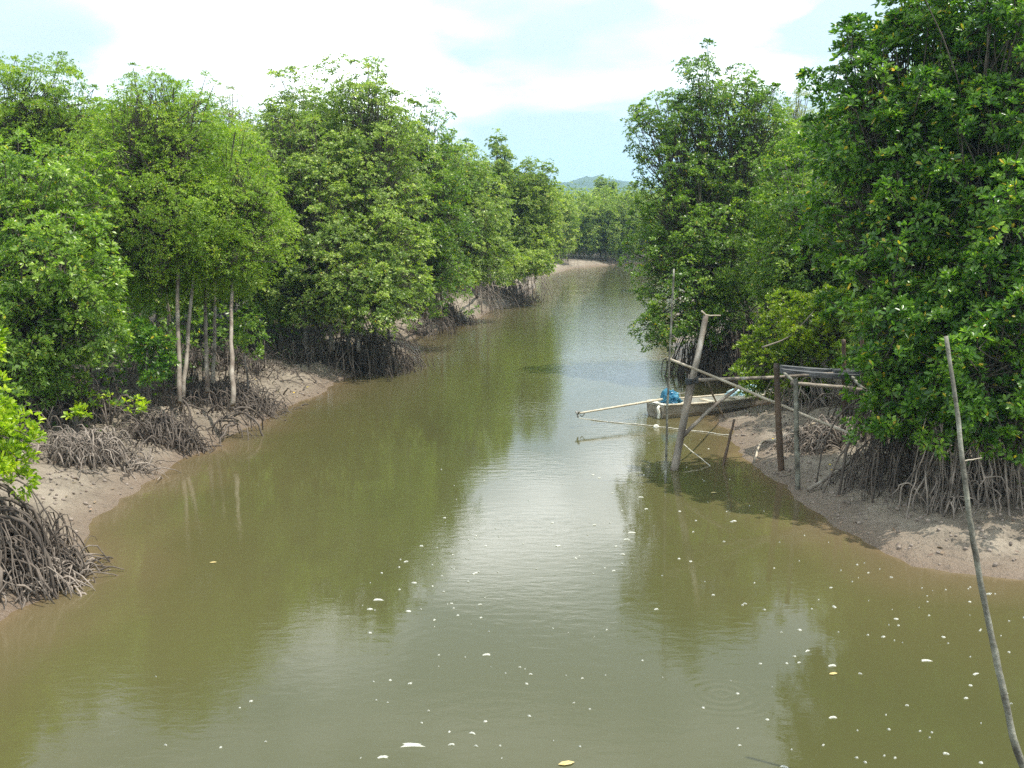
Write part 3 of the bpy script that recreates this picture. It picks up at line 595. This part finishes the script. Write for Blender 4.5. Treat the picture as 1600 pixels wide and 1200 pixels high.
# --- wood closing the view beyond the bend: one mass
lv = Leaves()
n_ = 5200; fx = rng.uniform(-45, 120, n_); fy = rng.uniform(126, 230, n_); hgt = 6.3 + (fy - 126) * .012 + 1.3 * fbm(fx, fy, .22, 3)
fz = np.clip(hgt * rng.uniform(.1, 1, n_) ** .4, .5, None)
C = np.stack([fx, fy, fz + .8], 1); q = np.repeat(np.arange(n_), 9); Cq = C[q] + rng.normal(0, .75, (len(q), 3)) * np.array([1, 1, .7])
lv.rosettes(Cq, unit(rng.normal(0, .5, (len(q), 3)) + np.array([0, -.3, .8])), 5, .42, .22, (30, 90), ages=np.clip(rng.normal(.5, .2, n_), 0, 1)[q])
tag(link('far_wood', lv.mesh('far_wood'), M['far']), 'far mangrove wood beyond the river bend, read as one green mass', 'wood', kind='stuff')


# ------------------------------------------------------------------ root heaps, seedlings
def heap(label, cpx, cpy, wpx, n_, hmax, mt, z=.7, name='root_heap'):
    c = G(cpx, cpy, z); tb = Tubes(5); s = c[1] / F; W_ = wpx * s
    rt = np.array([c[0], c[1], gz(c[0], c[1])])
    for i in range(n_):
        a = np.array([c[0] + rng.normal(0, .42) * W_, c[1] + rng.normal(0, .32) * W_, 0]); an = rng.uniform(0, 6.28); L_ = rng.uniform(.2, .75)
        e = a + np.array([math.cos(an) * L_, math.sin(an) * L_, 0]); f_ = math.exp(-((a[0] - c[0]) / (W_ * .7)) ** 2)
        a[2] = gz(a[0], a[1]) - .05; e[2] = gz(e[0], e[1]) + rng.uniform(-.05, .35 * hmax)
        mid = (a + e) / 2 + np.array([rng.normal(0, .08), rng.normal(0, .08), hmax * f_ * rng.uniform(.5, 2.0)])
        r_ = rng.uniform(.006, .02); tb.add(bez(a, mid, e, 7) + rng.normal(0, .012, (7, 3)), np.linspace(r_ * 1.2, r_ * .6, 7), 4, .1)
    me = tb.mesh(name); o_ = link(name, me, M[mt]); tag(o_, label, 'roots', kind='stuff'); return o_
heap('wide heap of dry grey roots on the near left mud', 145, 690, 105, 420, .55, 'root_dry')
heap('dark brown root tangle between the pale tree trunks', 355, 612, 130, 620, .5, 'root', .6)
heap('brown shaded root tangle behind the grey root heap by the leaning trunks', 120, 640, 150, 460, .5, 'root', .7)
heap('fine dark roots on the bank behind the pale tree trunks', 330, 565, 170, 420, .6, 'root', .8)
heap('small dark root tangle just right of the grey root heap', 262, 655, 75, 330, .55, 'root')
heap('thin pale arched roots on the sunlit mud slope by the dark overhang', 470, 545, 60, 60, .7, 'root_dry', .8)
heap('pale root tangle spilling onto the mud behind the landing', 1290, 660, 75, 300, .5, 'root_dry', .8)
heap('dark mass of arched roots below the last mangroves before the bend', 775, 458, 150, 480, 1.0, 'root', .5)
heap('pale arched roots reaching into the water before the river bend', 800, 460, 90, 50, 1.9, 'root_dry', .3)
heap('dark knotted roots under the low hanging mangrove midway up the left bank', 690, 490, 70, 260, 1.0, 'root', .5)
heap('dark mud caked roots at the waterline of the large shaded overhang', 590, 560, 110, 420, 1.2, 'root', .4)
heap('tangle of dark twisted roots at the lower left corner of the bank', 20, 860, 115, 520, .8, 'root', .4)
heap('grey broken roots on the mud slope at the lower left corner', 70, 880, 120, 260, .4, 'root_dry', .3)
heap('brown tangle of roots under the tall right bank tree by the water', 1110, 565, 110, 360, 1.3, 'root', .5)
heap('low tangle of roots on the small mud point midway up the left bank', 655, 512, 40, 120, .4, 'root_dry', .3)
def sprout(label, px, py, z, h_, sz, mt='lime'):
    b_ = G(px, py, z); b_[2] = gz(b_[0], b_[1]); rt = empty('mangrove_seedling', b_); tag(rt, label, 'seedling')
    lv = Leaves(); c = np.array([0, 0, h_]); k_ = 14; C_ = c + rng.normal(0, 1, (k_, 3)) * np.array([sz, sz, sz * .45])
    lv.rosettes(C_, unit(rng.normal(0, .3, (k_, 3)) + [0, 0, 1]), 9, .13, .06, (35, 85), True); link('leaves', lv.mesh('leaves'), M[mt], rt)
    tb = Tubes(5)
    for q_ in C_[:8]: tb.add(bez((0, 0, -.05), (0, 0, h_ * .6), q_, 5), (.012, .006), 4)
    link('stem', tb.mesh('stem'), M['bark'], rt)
sprout('yellow green seedling left of the dark root tangles, near the grey root heap', 148, 640, .8, .45, .22)
sprout('smaller yellow green seedling next to the forked pale trunks', 212, 640, .8, .45, .18)
sprout('tiny pale green sprig growing out of the grey root heap', 120, 672, .75, .55, .10)
def bush(label, px, py, ds, rx, ry, mt='rhizo'):
    c = D(px, py, ds); tree(label, 'bush', (c[0], c[1]), [lobe(px, py, ds, rx, ry, rx * ds / F)], 'rhizo', name='mangrove_bush', dens=4, clump_r=.25, shoots=.1, tr=.03, fmat=mt)
bush('dark green bush in the shade left of the forked pale trunks', 230, 545, 25.5, 34, 52, 'near')
bush('small round bush in shade right of the straight pale trunk', 385, 525, 28, 18, 26, 'light')

# shaded undergrowth of saplings and roots beneath the canopy
def undergrowth(label, x0, x1, y0, y1, n_, d0, d1):
    lv = Leaves(); a = np.stack([rng.uniform(x0, x1, n_), rng.uniform(y0, y1, n_)], 1); zz, dd = ground(a[:, 0], a[:, 1]); ok = (dd > d0) & (dd < d1); a = a[ok]; zz = zz[ok]; m_ = len(a)
    h_ = rng.uniform(.2, 1.7, m_); q = np.repeat(np.arange(m_), 7); C = np.stack([a[q, 0], a[q, 1], zz[q] + h_[q]], 1) + rng.normal(0, .22, (len(q), 3))
    lv.rosettes(C, unit(rng.normal(0, .4, (len(q), 3)) + [0, 0, .8]), 7, .14, .065, (30, 85), ages=np.clip(rng.normal(.4, .2, m_), 0, 1)[q])
    tag(link('undergrowth', lv.mesh('undergrowth'), M['rhizo']), label, 'undergrowth', kind='stuff')
    tb = Tubes(4)
    for i in range(0, m_, 2):
        p0 = np.array([a[i, 0], a[i, 1], zz[i] - .05])
        for _ in range(3):
            an = rng.uniform(0, 6.28); L_ = rng.uniform(.3, .9); e = p0 + np.array([math.cos(an) * L_, math.sin(an) * L_, 0]); s0 = p0 + rng.normal(0, .1, 3) * [1, 1, 0]
            tb.add(bez(s0, (s0 + e) / 2 + [0, 0, rng.uniform(.6, 1.6)], e, 6), rng.uniform(.01, .022), 4)
    tag(link('forest_roots', tb.mesh('forest_roots'), M['root']), 'arched roots crowding the shaded floor ' + label.split(' ', 2)[2], 'roots', kind='stuff')
undergrowth('shaded saplings under the left bank trees', -26, 3, 18, 62, 2600, 2.2, 9)
undergrowth('shaded saplings under the right bank trees', 4, 26, 16, 62, 2200, 2.2, 9)

# ------------------------------------------------------------------ litter on the mud
tb = []; lv = Leaves()
cand = np.stack([rng.uniform(-12, 12, 9000), rng.uniform(9, 42, 9000)], 1); gzv, dv = ground(cand[:, 0], cand[:, 1])
ok = (dv > .15) & (dv < 4.5); cand = cand[ok]; gzv = gzv[ok]; sel = rng.random(len(cand)) < .45; cand = cand[sel]; gzv = gzv[sel]
lv.rosettes(np.stack([cand[:, 0], cand[:, 1], gzv + .02], 1), np.tile([0, 0, 1.0], (len(cand), 1)) + rng.normal(0, .15, (len(cand), 3)), 1, .10, .045, (80, 95), True, 0)
M['litter'] = leaf_mat('dead leaves', (.05, .038, .028), (.10, .07, .045), (.20, .15, .09), ycut=.93, rough=.7, trans=.05)
tag(link('leaf_litter', lv.mesh('leaf_litter'), M['litter']), 'fallen brown and yellow leaves scattered over the mud banks', 'litter', kind='stuff')
tb = Tubes(6); cl = np.stack([rng.uniform(-12, 12, 16000), rng.uniform(9, 36, 16000)], 1); gzv, dv = ground(cl[:, 0], cl[:, 1]); ok = (dv > .1) & (dv < 3.5)
cl = cl[ok]; gzv = gzv[ok]
for i in range(min(2600, len(cl))):
    r_ = rng.uniform(.012, .035); p_ = np.array([cl[i, 0], cl[i, 1], gzv[i]]); d_ = rng.normal(0, 1, 3) * np.array([1, 1, .15]); d_ /= np.linalg.norm(d_)
    tb.add(np.array([p_ - d_ * r_, p_ - d_ * r_ * .4 + [0, 0, r_ * .4], p_ + d_ * r_ * .5 + [0, 0, r_ * .3], p_ + d_ * r_ * 1.1]), np.array([.4, 1, .9, .3]) * r_, 6, .1)
M['clod'] = simple_mat('mud clods', (.13, .105, .085), (.30, .245, .20), 5, .8, .5)
tag(link('mud_clods', tb.mesh('mud_clods'), M['clod']), 'small clods of mud thrown up by crabs along both banks', 'mud', kind='stuff')

# ------------------------------------------------------------------ landing frame, poles
def stick(name, pts, rad, mt, parent=None, label=None, cat=None, n_=14, knots=.08, sides=8, amp=.01):
    p_ = path(pts, n_, amp * .4); tb = Tubes(sides)
    if knots > .1: p_[:, 0] += rng.normal(0, .006, n_)
    tb.add(p_, rad, sides, knots); me = tb.mesh(name); o_ = link(name, me, M[mt], parent)
    if label: tag(o_, label, cat)
    return o_
fr = empty('landing_frame', (0, 0, 0)); tag(fr, 'broken pole landing beside the boat, with leaning post, rails and dark board', 'landing stage')
def S(px, py, ds): return D(px, py, ds)
g = lambda px, py: G(px, py, -.25)
post_b = G(1052, 742, -.1); yb = post_b[1]
stick('leaning_post', [post_b, S(1072, 640, yb + .3), S(1086, 575, yb + .5), S(1103, 494, yb + .8)], (.084, .056), 'wood', fr, n_=16)
stick('twig', [S(1096, 486, yb + .75), S(1106, 493, yb + .8), S(1126, 493, yb + .9)], (.02, .012), 'wood_pale', fr, n_=6)
stick('rail', [S(1078, 594, yb + .35), S(1140, 592, yb + .7), S(1215, 589, yb + 1.2), S(1345, 580, yb + 1.9)], (.040, .032), 'wood', fr)
stick('rail', [S(1236, 599, yb + .6), S(1300, 604, yb + .8), S(1352, 610, yb + 1.0)], (.040, .044), 'wood', fr)
stick('cross_bar', [S(1225, 583, yb + 1.4), S(1245, 600, yb + .6)], (.03, .03), 'wood_grey', fr, n_=4)
stick('cross_bar', [S(1330, 588, yb + 1.6), S(1354, 612, yb + .8)], (.035, .03), 'wood_grey', fr, n_=4)
stick('brace', [S(1066, 682, yb + .15), S(1110, 640, yb + .5), S(1156, 603, yb + .9)], (.042, .03), 'wood', fr)
stick('brace', [S(1104, 592, yb + .55), S(1115, 620, yb + 1.3), G(1131, 652, 0)], (.022, .018), 'wood', fr)
stick('side_stick', [G(1050, 728, -.05), S(1062, 670, yb + .4), S(1077, 585, yb + .45)], (.022, .02), 'wood', fr)
stick('post', [S(1213, 568, G(1221, 735, .1)[1]), S(1216, 650, G(1221, 735, .1)[1]), G(1221, 738, .05)], (.055, .065), 'wood_brown', fr, knots=.06)
stick('post', [S(1243, 592, G(1247, 770, .02)[1]), S(1245, 690, G(1247, 770, .02)[1]), G(1247, 772, -.05)], (.04, .05), 'wood_grey', fr)
stick('post', [S(1318, 530, 23.2), S(1319, 600, 23.2), S(1321, 690, 23.2)], (.045, .05), 'wood_brown', fr)
stick('post', [S(1346, 500, 22.6), S(1348, 600, 22.6), S(1350, 720, 22.6)], (.04, .05), 'wood_brown', fr)
bv = []; bf = []
def box_between(a, b, wdt, thk, sag=0.0, n_=8):
    a = np.asarray(a, float); b = np.asarray(b, float); t = unit(b - a); s_ = unit(np.cross(t, [0, 0, 1.0])); u = np.cross(s_, t); v = []; f = []
    for i in range(n_):
        q = i / (n_ - 1); c = a + (b - a) * q + np.array([0, 0, -sag * math.sin(math.pi * q)]); j = rng.normal(0, .006, 4)
        v += [c - s_ * (wdt / 2 + j[0]) - u * thk / 2, c + s_ * (wdt / 2 + j[1]) - u * thk / 2, c + s_ * (wdt / 2 + j[2]) + u * thk / 2, c - s_ * (wdt / 2 + j[3]) + u * thk / 2]
    for i in range(n_ - 1):
        o_ = i * 4
        for e in range(4): f.append((o_ + e, o_ + (e + 1) % 4, o_ + 4 + (e + 1) % 4, o_ + 4 + e))
    f.append((3, 2, 1, 0)); e = (n_ - 1) * 4; f.append((e, e + 1, e + 2, e + 3)); return v, f
for (a, b_, wd_, th_) in ((S(1222, 580, yb + 1.5), S(1340, 588, yb + 1.7), .26, .10), (S(1221, 574, yb + 1.75), S(1335, 581, yb + 1.95), .22, .09), (S(1300, 580, yb + 1.75), S(1400, 578, yb + 2.0), .3, .09)):
    v, f = box_between(a, b_, wd_, th_, .02); me = mesh_list('board', v, f); link('board', me, M['board'], fr)
tb = Tubes(6); c = S(1081, 594, yb + .42)
for q in range(4):
    a_ = np.linspace(0, 2 * math.pi, 15); tb.add(np.stack([c[0] + .125 * np.cos(a_), c[1] + .125 * np.sin(a_), c[2] - .05 + q * .03 + .02 * np.cos(a_)], 1), .012, 5)
M['rope_dark'] = simple_mat('dark cord', (.02, .025, .03), (.05, .06, .065), 20, .8, .3); link('lashing', tb.mesh('lashing'), M['rope_dark'], fr)

pb = G(1040, 766, -.15)
stick('standing_pole', [pb, S(1042, 660, pb[1]), S(1046, 560, pb[1] + .1), S(1053, 420, pb[1] + .2)], (.024, .017), 'wood_grey', None, 'tall thin straight pole standing in the water left of the leaning post', 'pole', 20)
pb = G(1128, 738, -.15)
stick('mooring_stick', [pb, S(1135, 705, pb[1]), S(1141, 682, pb[1]), S(1147, 655, pb[1])], (.03, .026), 'wood_brown', None, 'short knotty stick poking out of the water between post and mud', 'stick', 12, .2)
stick('leaning_pole', [S(1043, 560, yb + .12), S(1150, 603, yb - .05), S(1265, 652, yb - .3), S(1345, 684, yb - .8)], (.026, .03), 'wood_pale', None, 'long pale bamboo pole slanting across the landing rails', 'pole', 14, .03)
# the long pole close by on the right: stands in the water just outside the frame
pbx = G(1655, 1330, -.3); y0 = pbx[1]
stick('near_pole', [pbx, D(1592, 1180, y0 + .12), D(1568, 1080, y0 + .25), D(1544, 970, y0 + .4), D(1525, 870, y0 + .5), D(1510, 770, y0 + .6), D(1496, 650, y0 + .8), D(1478, 525, y0 + 1.0)], (.033, .017), 'wood_grey', None,
      'long crooked grey pole standing close by at the right edge of the photo', 'pole', 34, .10, 10, .004)
pts = [D(1505, 722, y0 + .7), D(1515, 718, y0 + .7), D(1534, 717, y0 + .7)]
o_ = stick('twig', pts, (.008, .004), 'wood_pale', bpy.data.objects['near_pole'], n_=6, sides=5)
# loose branches on the right bank
def onmud(pts, lift=.03):
    o_ = []
    for (px, py) in pts:
        q = G(px, py, .3)
        for _ in range(4): q = G(px, py, gz(q[0], q[1]) + lift)
        o_.append(q)
    return o_
stick('fallen_branch', onmud([(1180, 718), (1190, 692), (1216, 686), (1245, 672), (1275, 660)], .08), (.022, .03), 'wood_pale', None, 'crooked pale branch lying on the mud at the foot of the brown post', 'branch', 14, .12)
stick('fallen_pole', onmud([(1262, 766), (1300, 742), (1340, 712), (1380, 684)], .06), (.035, .04), 'wood', None, 'thick fallen pole slanting up the shaded mud beside the grey post', 'pole', 14, .1)
stick('fallen_branch', onmud([(1222, 745), (1240, 735), (1258, 690), (1290, 655)], .1), (.014, .02), 'wood', None, 'thin bent branch leaning up the mud between the two landing posts', 'branch', 12, .12)
a = D(1205, 560, 26.4); stick('dead_branch', [D(1190, 543, 26.2), D(1212, 536, 26.2), D(1236, 524, 26.25), D(1254, 506, 26.3), D(1272, 486, 26.4)], (.022, .014), 'wood', None, 'bare pale branch poking out of the bright bush behind the landing', 'branch', 10, .1)

# ------------------------------------------------------------------ boat
M['hull'] = simple_mat('grey brown boat planks', (.19, .165, .13), (.36, .32, .26), 2.5, .6, .3, (.5, 3, 6))
M['hull_in'] = simple_mat('pale boat inside', (.50, .50, .43), (.66, .65, .58), 4, .6, .2)
M['gunwale'] = simple_mat('tan gunwale wood', (.42, .36, .26), (.62, .55, .42), 4, .5, .2)
M['tarp'] = simple_mat('blue plastic sheet', (.012, .10, .19), (.05, .24, .36), 6, .4, .6, bscale=9, c3=(.30, .50, .58))
M['cloth'] = simple_mat('pale blue cloth', (.30, .55, .62), (.62, .76, .78), 7, .6, .6)
M['white'] = simple_mat('white plastic', (.62, .60, .50), (.80, .78, .68), 5, .5, .1)
M['steel'] = simple_mat('dull steel', (.20, .19, .17), (.36, .34, .30), 8, .4, .1)
st_ = G(1040, 656); bw = G(1225, 640); bw[1] += .3
ax_ = unit((bw - st_) * np.array([1, 1, 0])); sx = np.array([-ax_[1], ax_[0], 0]); LEN = 4.3
bo = empty('longtail_boat', st_ + sx * .45); tag(bo, 'narrow wooden longtail boat with its bow on the mud, moored behind the landing', 'boat')
bo.rotation_euler = (0, 0, math.atan2(ax_[1], ax_[0]))
def hull(inner=False):
    v = []; f = []; n_ = 22; k_ = 9; ins = .03 if inner else 0
    for i in range(n_):
        t = i / (n_ - 1); x = ins + t * (LEN - 2 * ins)
        wd_ = .44 * (.86 + .14 * math.sin(math.pi * min(t * 1.3, 1))) * (1 - max(0, (t - .45) / .55) ** 2.2 * .90) - ins
        wd_ = max(wd_, .012); sh = .30 + .05 * (1 - t) ** 3 + .30 * max(0, t - .4) ** 2; kz = -.10 + .34 * max(0, (t - .6) / .4) ** 2.2 + ins
        for j in range(k_):
            q = -1 + 2 * j / (k_ - 1); s_ = abs(q)
            yy = wd_ * math.copysign(min(1, s_ * 1.35) ** .9, q) * (.80 + .20 * s_); zz = kz + (sh - kz) * max(0, (s_ - .5) / .5) ** 1.1
            v.append((x, yy, zz + (0 if inner else 0)))
    for i in range(n_ - 1):
        for j in range(k_ - 1):
            a_ = i * k_ + j; q = (a_, a_ + k_, a_ + k_ + 1, a_ + 1); f.append(q if not inner else q[::-1])
    if not inner: f.append(tuple(range(k_)))
    else: f.append(tuple(range(k_ - 1, -1, -1)))
    return v, f, n_, k_
v, f, n_, k_ = hull(); me = mesh_list('hull', v, f, False); link('hull', me, M['hull'], bo)
v2, f2, _, _ = hull(True); link('inside_planking', mesh_list('inside_planking', v2, f2), M['hull_in'], bo)
for j in (0, k_ - 1):
    tb = Tubes(6); p_ = np.array([v[i * k_ + j] for i in range(n_)]); p_[:, 2] += .012; tb.add(p_, .026, 6); link('gunwale', tb.mesh('gunwale'), M['gunwale'], bo)
def prim_box(c, s_, bev=.01):
    import bmesh
    bm = bmesh.new(); bmesh.ops.create_cube(bm, size=1)
    for q in bm.verts: q.co = Vector((q.co.x * s_[0] + c[0], q.co.y * s_[1] + c[1], q.co.z * s_[2] + c[2]))
    if bev: bmesh.ops.bevel(bm, geom=bm.edges[:], offset=bev, segments=2, affect='EDGES')
    me = bpy.data.meshes.new('b'); bm.to_mesh(me); bm.free(); return me
link('stern_deck', prim_box((.17, 0, .315), (.36, .70, .03)), M['hull_in'], bo)
for q in (.95, 1.75, 2.5): link('thwart', prim_box((q, 0, .27), (.16, .74 if q < 2 else .66, .025), .006), M['gunwale'], bo)
# white fender strip hooked over the stern corner
tb = Tubes(8); tb.add(path([(-.03, -.20, .30), (-.09, -.24, .26), (-.07, -.26, .14), (-.08, -.27, .0)], 12), (.035, .045), 8); link('fender', tb.mesh('fender'), M['white'], bo)
# engine under a blue sheet
import bmesh
def blob(c, s_, seed, amp, name, sub=4):
    bm = bmesh.new(); bmesh.ops.create_icosphere(bm, subdivisions=sub, radius=1)
    for q in bm.verts:
        p_ = np.array(q.co); r_ = 1 + amp * float(fbm(np.array([p_[0] * 1.3 + seed]), np.array([p_[1] * 1.3 + p_[2]]), 1.6, 3)[0])
        zz = p_[2] * r_; zz = max(zz, -.55); flare = 1.15 if zz < -.3 else 1
        q.co = Vector((c[0] + p_[0] * r_ * s_[0] * flare, c[1] + p_[1] * r_ * s_[1] * flare, c[2] + zz * s_[2]))
    me = bpy.data.meshes.new(name); bm.to_mesh(me); bm.free(); return me
eng = empty('outboard_engine', (0, 0, 0)); eng.matrix_world = bo.matrix_basis.copy(); tag(eng, 'boat engine wrapped in blue plastic sheet with its long shaft stretched over the water', 'engine')
link('sheet', blob((.50, .06, .42), (.19, .19, .18), 2.2, .5, 'sheet'), M['tarp'], eng)
link('sheet', blob((.68, .05, .36), (.13, .15, .09), 5.7, .45, 'sheet'), M['tarp'], eng)
link('sheet', blob((.38, -.06, .38), (.09, .11, .10), 8.1, .45, 'sheet'), M['tarp'], eng)
Minv = eng.matrix_basis.inverted()
tl = lambda p_: np.array(Minv @ Vector(p_))
sa = np.array([.25, .05, .43]); tipw = D(903, 646, st_[1] - 1.0); tp = tl(tipw)
tb = Tubes(8); tb.add(np.linspace(sa, tp, 10), (.032, .024), 8); link('drive_shaft', tb.mesh('drive_shaft'), M['gunwale'], eng)
dirs = unit(tp - sa); tb = Tubes(5); fk = tp - dirs * .22
tb.add(path([fk, fk + np.array([-.03, 0, -.05]), fk + np.array([.09, 0, -.10])[:3] * np.array([-1, 1, 1]), fk + np.array([-.13, 0, -.06])], 8), .012, 5); link('skeg', tb.mesh('skeg'), M['steel'], eng)
tb = Tubes(8); tb.add([tp, tp + dirs * .05], (.03, .015), 8)
pr = tb
for q in range(3):
    an = q * 2.094 + .4; o1 = np.array([0, math.cos(an), math.sin(an)]); tb.add([tp + dirs * .01, tp + dirs * .025 + o1 * .05, tp + dirs * .0 + o1 * .10], (.012, .012), 4); tb.add([tp + o1 * .03, tp + o1 * .07 + dirs * .01, tp + o1 * .10], np.array([.01, .028, .012]), 6)
link('propeller', tb.mesh('propeller'), M['steel'], eng)
tb = Tubes(6); tb.add([(.55, .05, .5), (.95, .02, .55)], .014, 6); link('tiller', tb.mesh('tiller'), M['steel'], eng)
c1 = D(1178, 626, bw[1] + .1)
cl = link('cloth_bundle', blob((0, 0, 0), (.30, .16, .09), 3.3, .5, 'cloth_bundle'), M['cloth'], None); cl.matrix_world = bo.matrix_basis.copy()
cl.location = bo.matrix_basis @ Vector((2.65, 0, .42)); tag(cl, 'crumpled pale blue cloth draped over the bow end of the boat', 'cloth')
cl2 = link('cloth_bundle', blob((0, 0, 0), (.13, .10, .10), 9.3, .5, 'cloth_bundle'), M['cloth'], None)
cl2.location = bo.matrix_basis @ Vector((3.15, 0, .50)); tag(cl2, 'smaller pale blue cloth lying just right of the larger one in the bow', 'cloth')
# rope lying on the water
M['rope'] = simple_mat('pale floating rope', (.45, .42, .33), (.66, .62, .52), 12, .7, .3)
tb = Tubes(5); tb.add(path([G(905, 653, .005), G(950, 659, .008), G(1005, 664, .008), G(1040, 668, .01), G(1085, 673, .008), G(1140, 680, .02)], 40, .004), .011, 5)
tag(link('floating_rope', tb.mesh('floating_rope'), M['rope']), 'thin pale rope floating on the water in front of the boat', 'rope')
tb = Tubes(5); tb.add(path([G(1068, 694, .3), G(1090, 712, .15), G(1110, 728, .0)], 12, .003), .01, 5)
tag(link('mooring_line', tb.mesh('mooring_line'), M['rope']), 'short slack line running from the leaning post into the water', 'rope')
bf = G(1025, 668, 0); o_ = link('float', blob((0, 0, .02), (.07, .05, .05), 1.0, .2, 'float', 3), M['white']); o_.location = bf; tag(o_, 'small white float threaded on the rope near the boat stern', 'float')

# ------------------------------------------------------------------ foam and floating leaves
M['foam'] = simple_mat('river foam', (.40, .41, .33), (.78, .78, .70), 90, .7, .6)
def fleck(seed, el_=1.0, n_=11):
    r_ = random.Random(seed); v = [(0, 0, .010)]; f = []
    for lay, (sc_, z_) in enumerate(((.6, .012), (1.0, .001))):
        for i in range(n_): pass
    ra = [r_.uniform(.35, 1.2) for _ in range(n_)]
    for sc_, z_ in ((.6, .010), (1.0, -.003)):
        for i in range(n_):
            an = 2 * math.pi * i / n_; v.append((math.cos(an) * ra[i] * sc_ * el_, math.sin(an) * ra[i] * sc_, z_))
    for i in range(n_):
        j = (i + 1) % n_; f.append((0, 1 + i, 1 + j)); f.append((1 + i, 1 + n_ + i, 1 + n_ + j, 1 + j))
    return mesh_list('foam_fleck', v, f, True)
fm = [fleck(i, [1, 1.5, 1.2, 2.2, 1.0, 1.7][i]) for i in range(6)]
for m_ in fm: m_.materials.append(M['foam'])
FL = 'tiny white foam fleck drifting on the river surface'
rf = random.Random(9); cnt = 0
zones = [(560, 1000, 860, 1200, 62), (1000, 1600, 900, 1200, 62), (950, 1380, 740, 900, 45), (680, 1000, 720, 900, 30), (620, 760, 840, 980, 22), (1270, 1600, 910, 1010, 28), (240, 560, 1050, 1200, 6), (960, 1130, 680, 760, 9)]
for (x0, x1, y0_, y1_, k__) in zones:
    for i in range(k__):
        px = rf.uniform(x0, x1); py = rf.uniform(y0_, y1_); q = G(px, py, .002)
        if sdf(q[0], q[1])[0] > -.4: continue
        o_ = link('foam_fleck', rf.choice(fm), None); o_.location = q; s_ = rf.choice([.005, .007, .009, .011, .016]) * (1.1 if py > 900 else 1.3); o_.scale = (s_ * rf.uniform(.9, 1.5), s_, 1)
        o_.rotation_euler = (0, 0, rf.uniform(-.6, .6)); tag(o_, FL, 'foam', 'foam flecks on the river'); cnt += 1
big = [(642, 1164, .10, 3, 'longest ragged foam patch at the bottom centre of the water'), (760, 1023, .055, 1, 'small foam patch in the middle of the pale sky reflection'), (590, 937, .06, 3, 'foam patch where the left trees reflection meets the sky reflection'),
       (598, 1183, .06, 1, 'foam patch just below the longest one at the bottom'), (1300, 1040, .055, 1, 'foam patch on green water left of the near crooked pole'), (1446, 1032, .055, 3, 'foam patch close to the lower part of the crooked pole'), (1301, 1121, .05, 1, 'foam patch in the dark green water at lower right'), (986, 832, .055, 3, 'foam patch at the left edge of the right trees reflection'), (638, 955, .055, 0, 'round foam patch just right of the reflection edge')]
for (px, py, s_, mi_, lb) in big:
    o_ = link('foam_patch', fm[mi_].copy(), None); o_.location = G(px, py, .002); o_.scale = (s_ * .68, s_ * .5, 1.0); tag(o_, lb, 'foam')
M['yleaf'] = simple_mat('fallen yellow leaf', (.42, .31, .10), (.55, .45, .20), 20, .5, .1)
for (px, py, s_, lb) in ((885, 1193, 1.5, 'large pale yellow leaf floating at the bottom edge of the picture'), (1302, 1053, 1.0, 'small orange leaf floating beside a foam patch on green water'), (333, 879, 1.0, 'lone yellow leaf floating near the left mud bank'), (1115, 770, 1.1, 'yellow leaf floating below the leaning post')):
    a_ = s_ * .055; v = [(-a_, 0, .004), (-a_ * .4, a_ * .4, .008), (a_ * .4, a_ * .38, .010), (a_, 0, .004), (a_ * .4, -a_ * .38, .006), (-a_ * .4, -a_ * .4, .006)]
    o_ = link('floating_leaf', mesh_list('floating_leaf', v, [(0, 5, 4, 3, 2, 1)]), M['yleaf']); o_.location = G(px, py, .004); o_.rotation_euler = (0, 0, .3); tag(o_, lb, 'leaf')

# ------------------------------------------------------------------ air
m, n, k = mat('haze'); o = n.new('ShaderNodeOutputMaterial'); p = n.new('ShaderNodeVolumePrincipled')
p.inputs['Color'].default_value = (.48, .76, 1, 1); p.inputs['Density'].default_value = .00042; p.inputs['Anisotropy'].default_value = .2; k.new(p.outputs[0], o.inputs['Volume'])
hz = link('haze', prim_box((0, 500, 110), (6400, 7000, 230), 0), m); tag(hz, 'thin bluish haze filling the air over river and hills', 'haze', kind='stuff')
print('LEAVES', LEAFTOTAL[0])
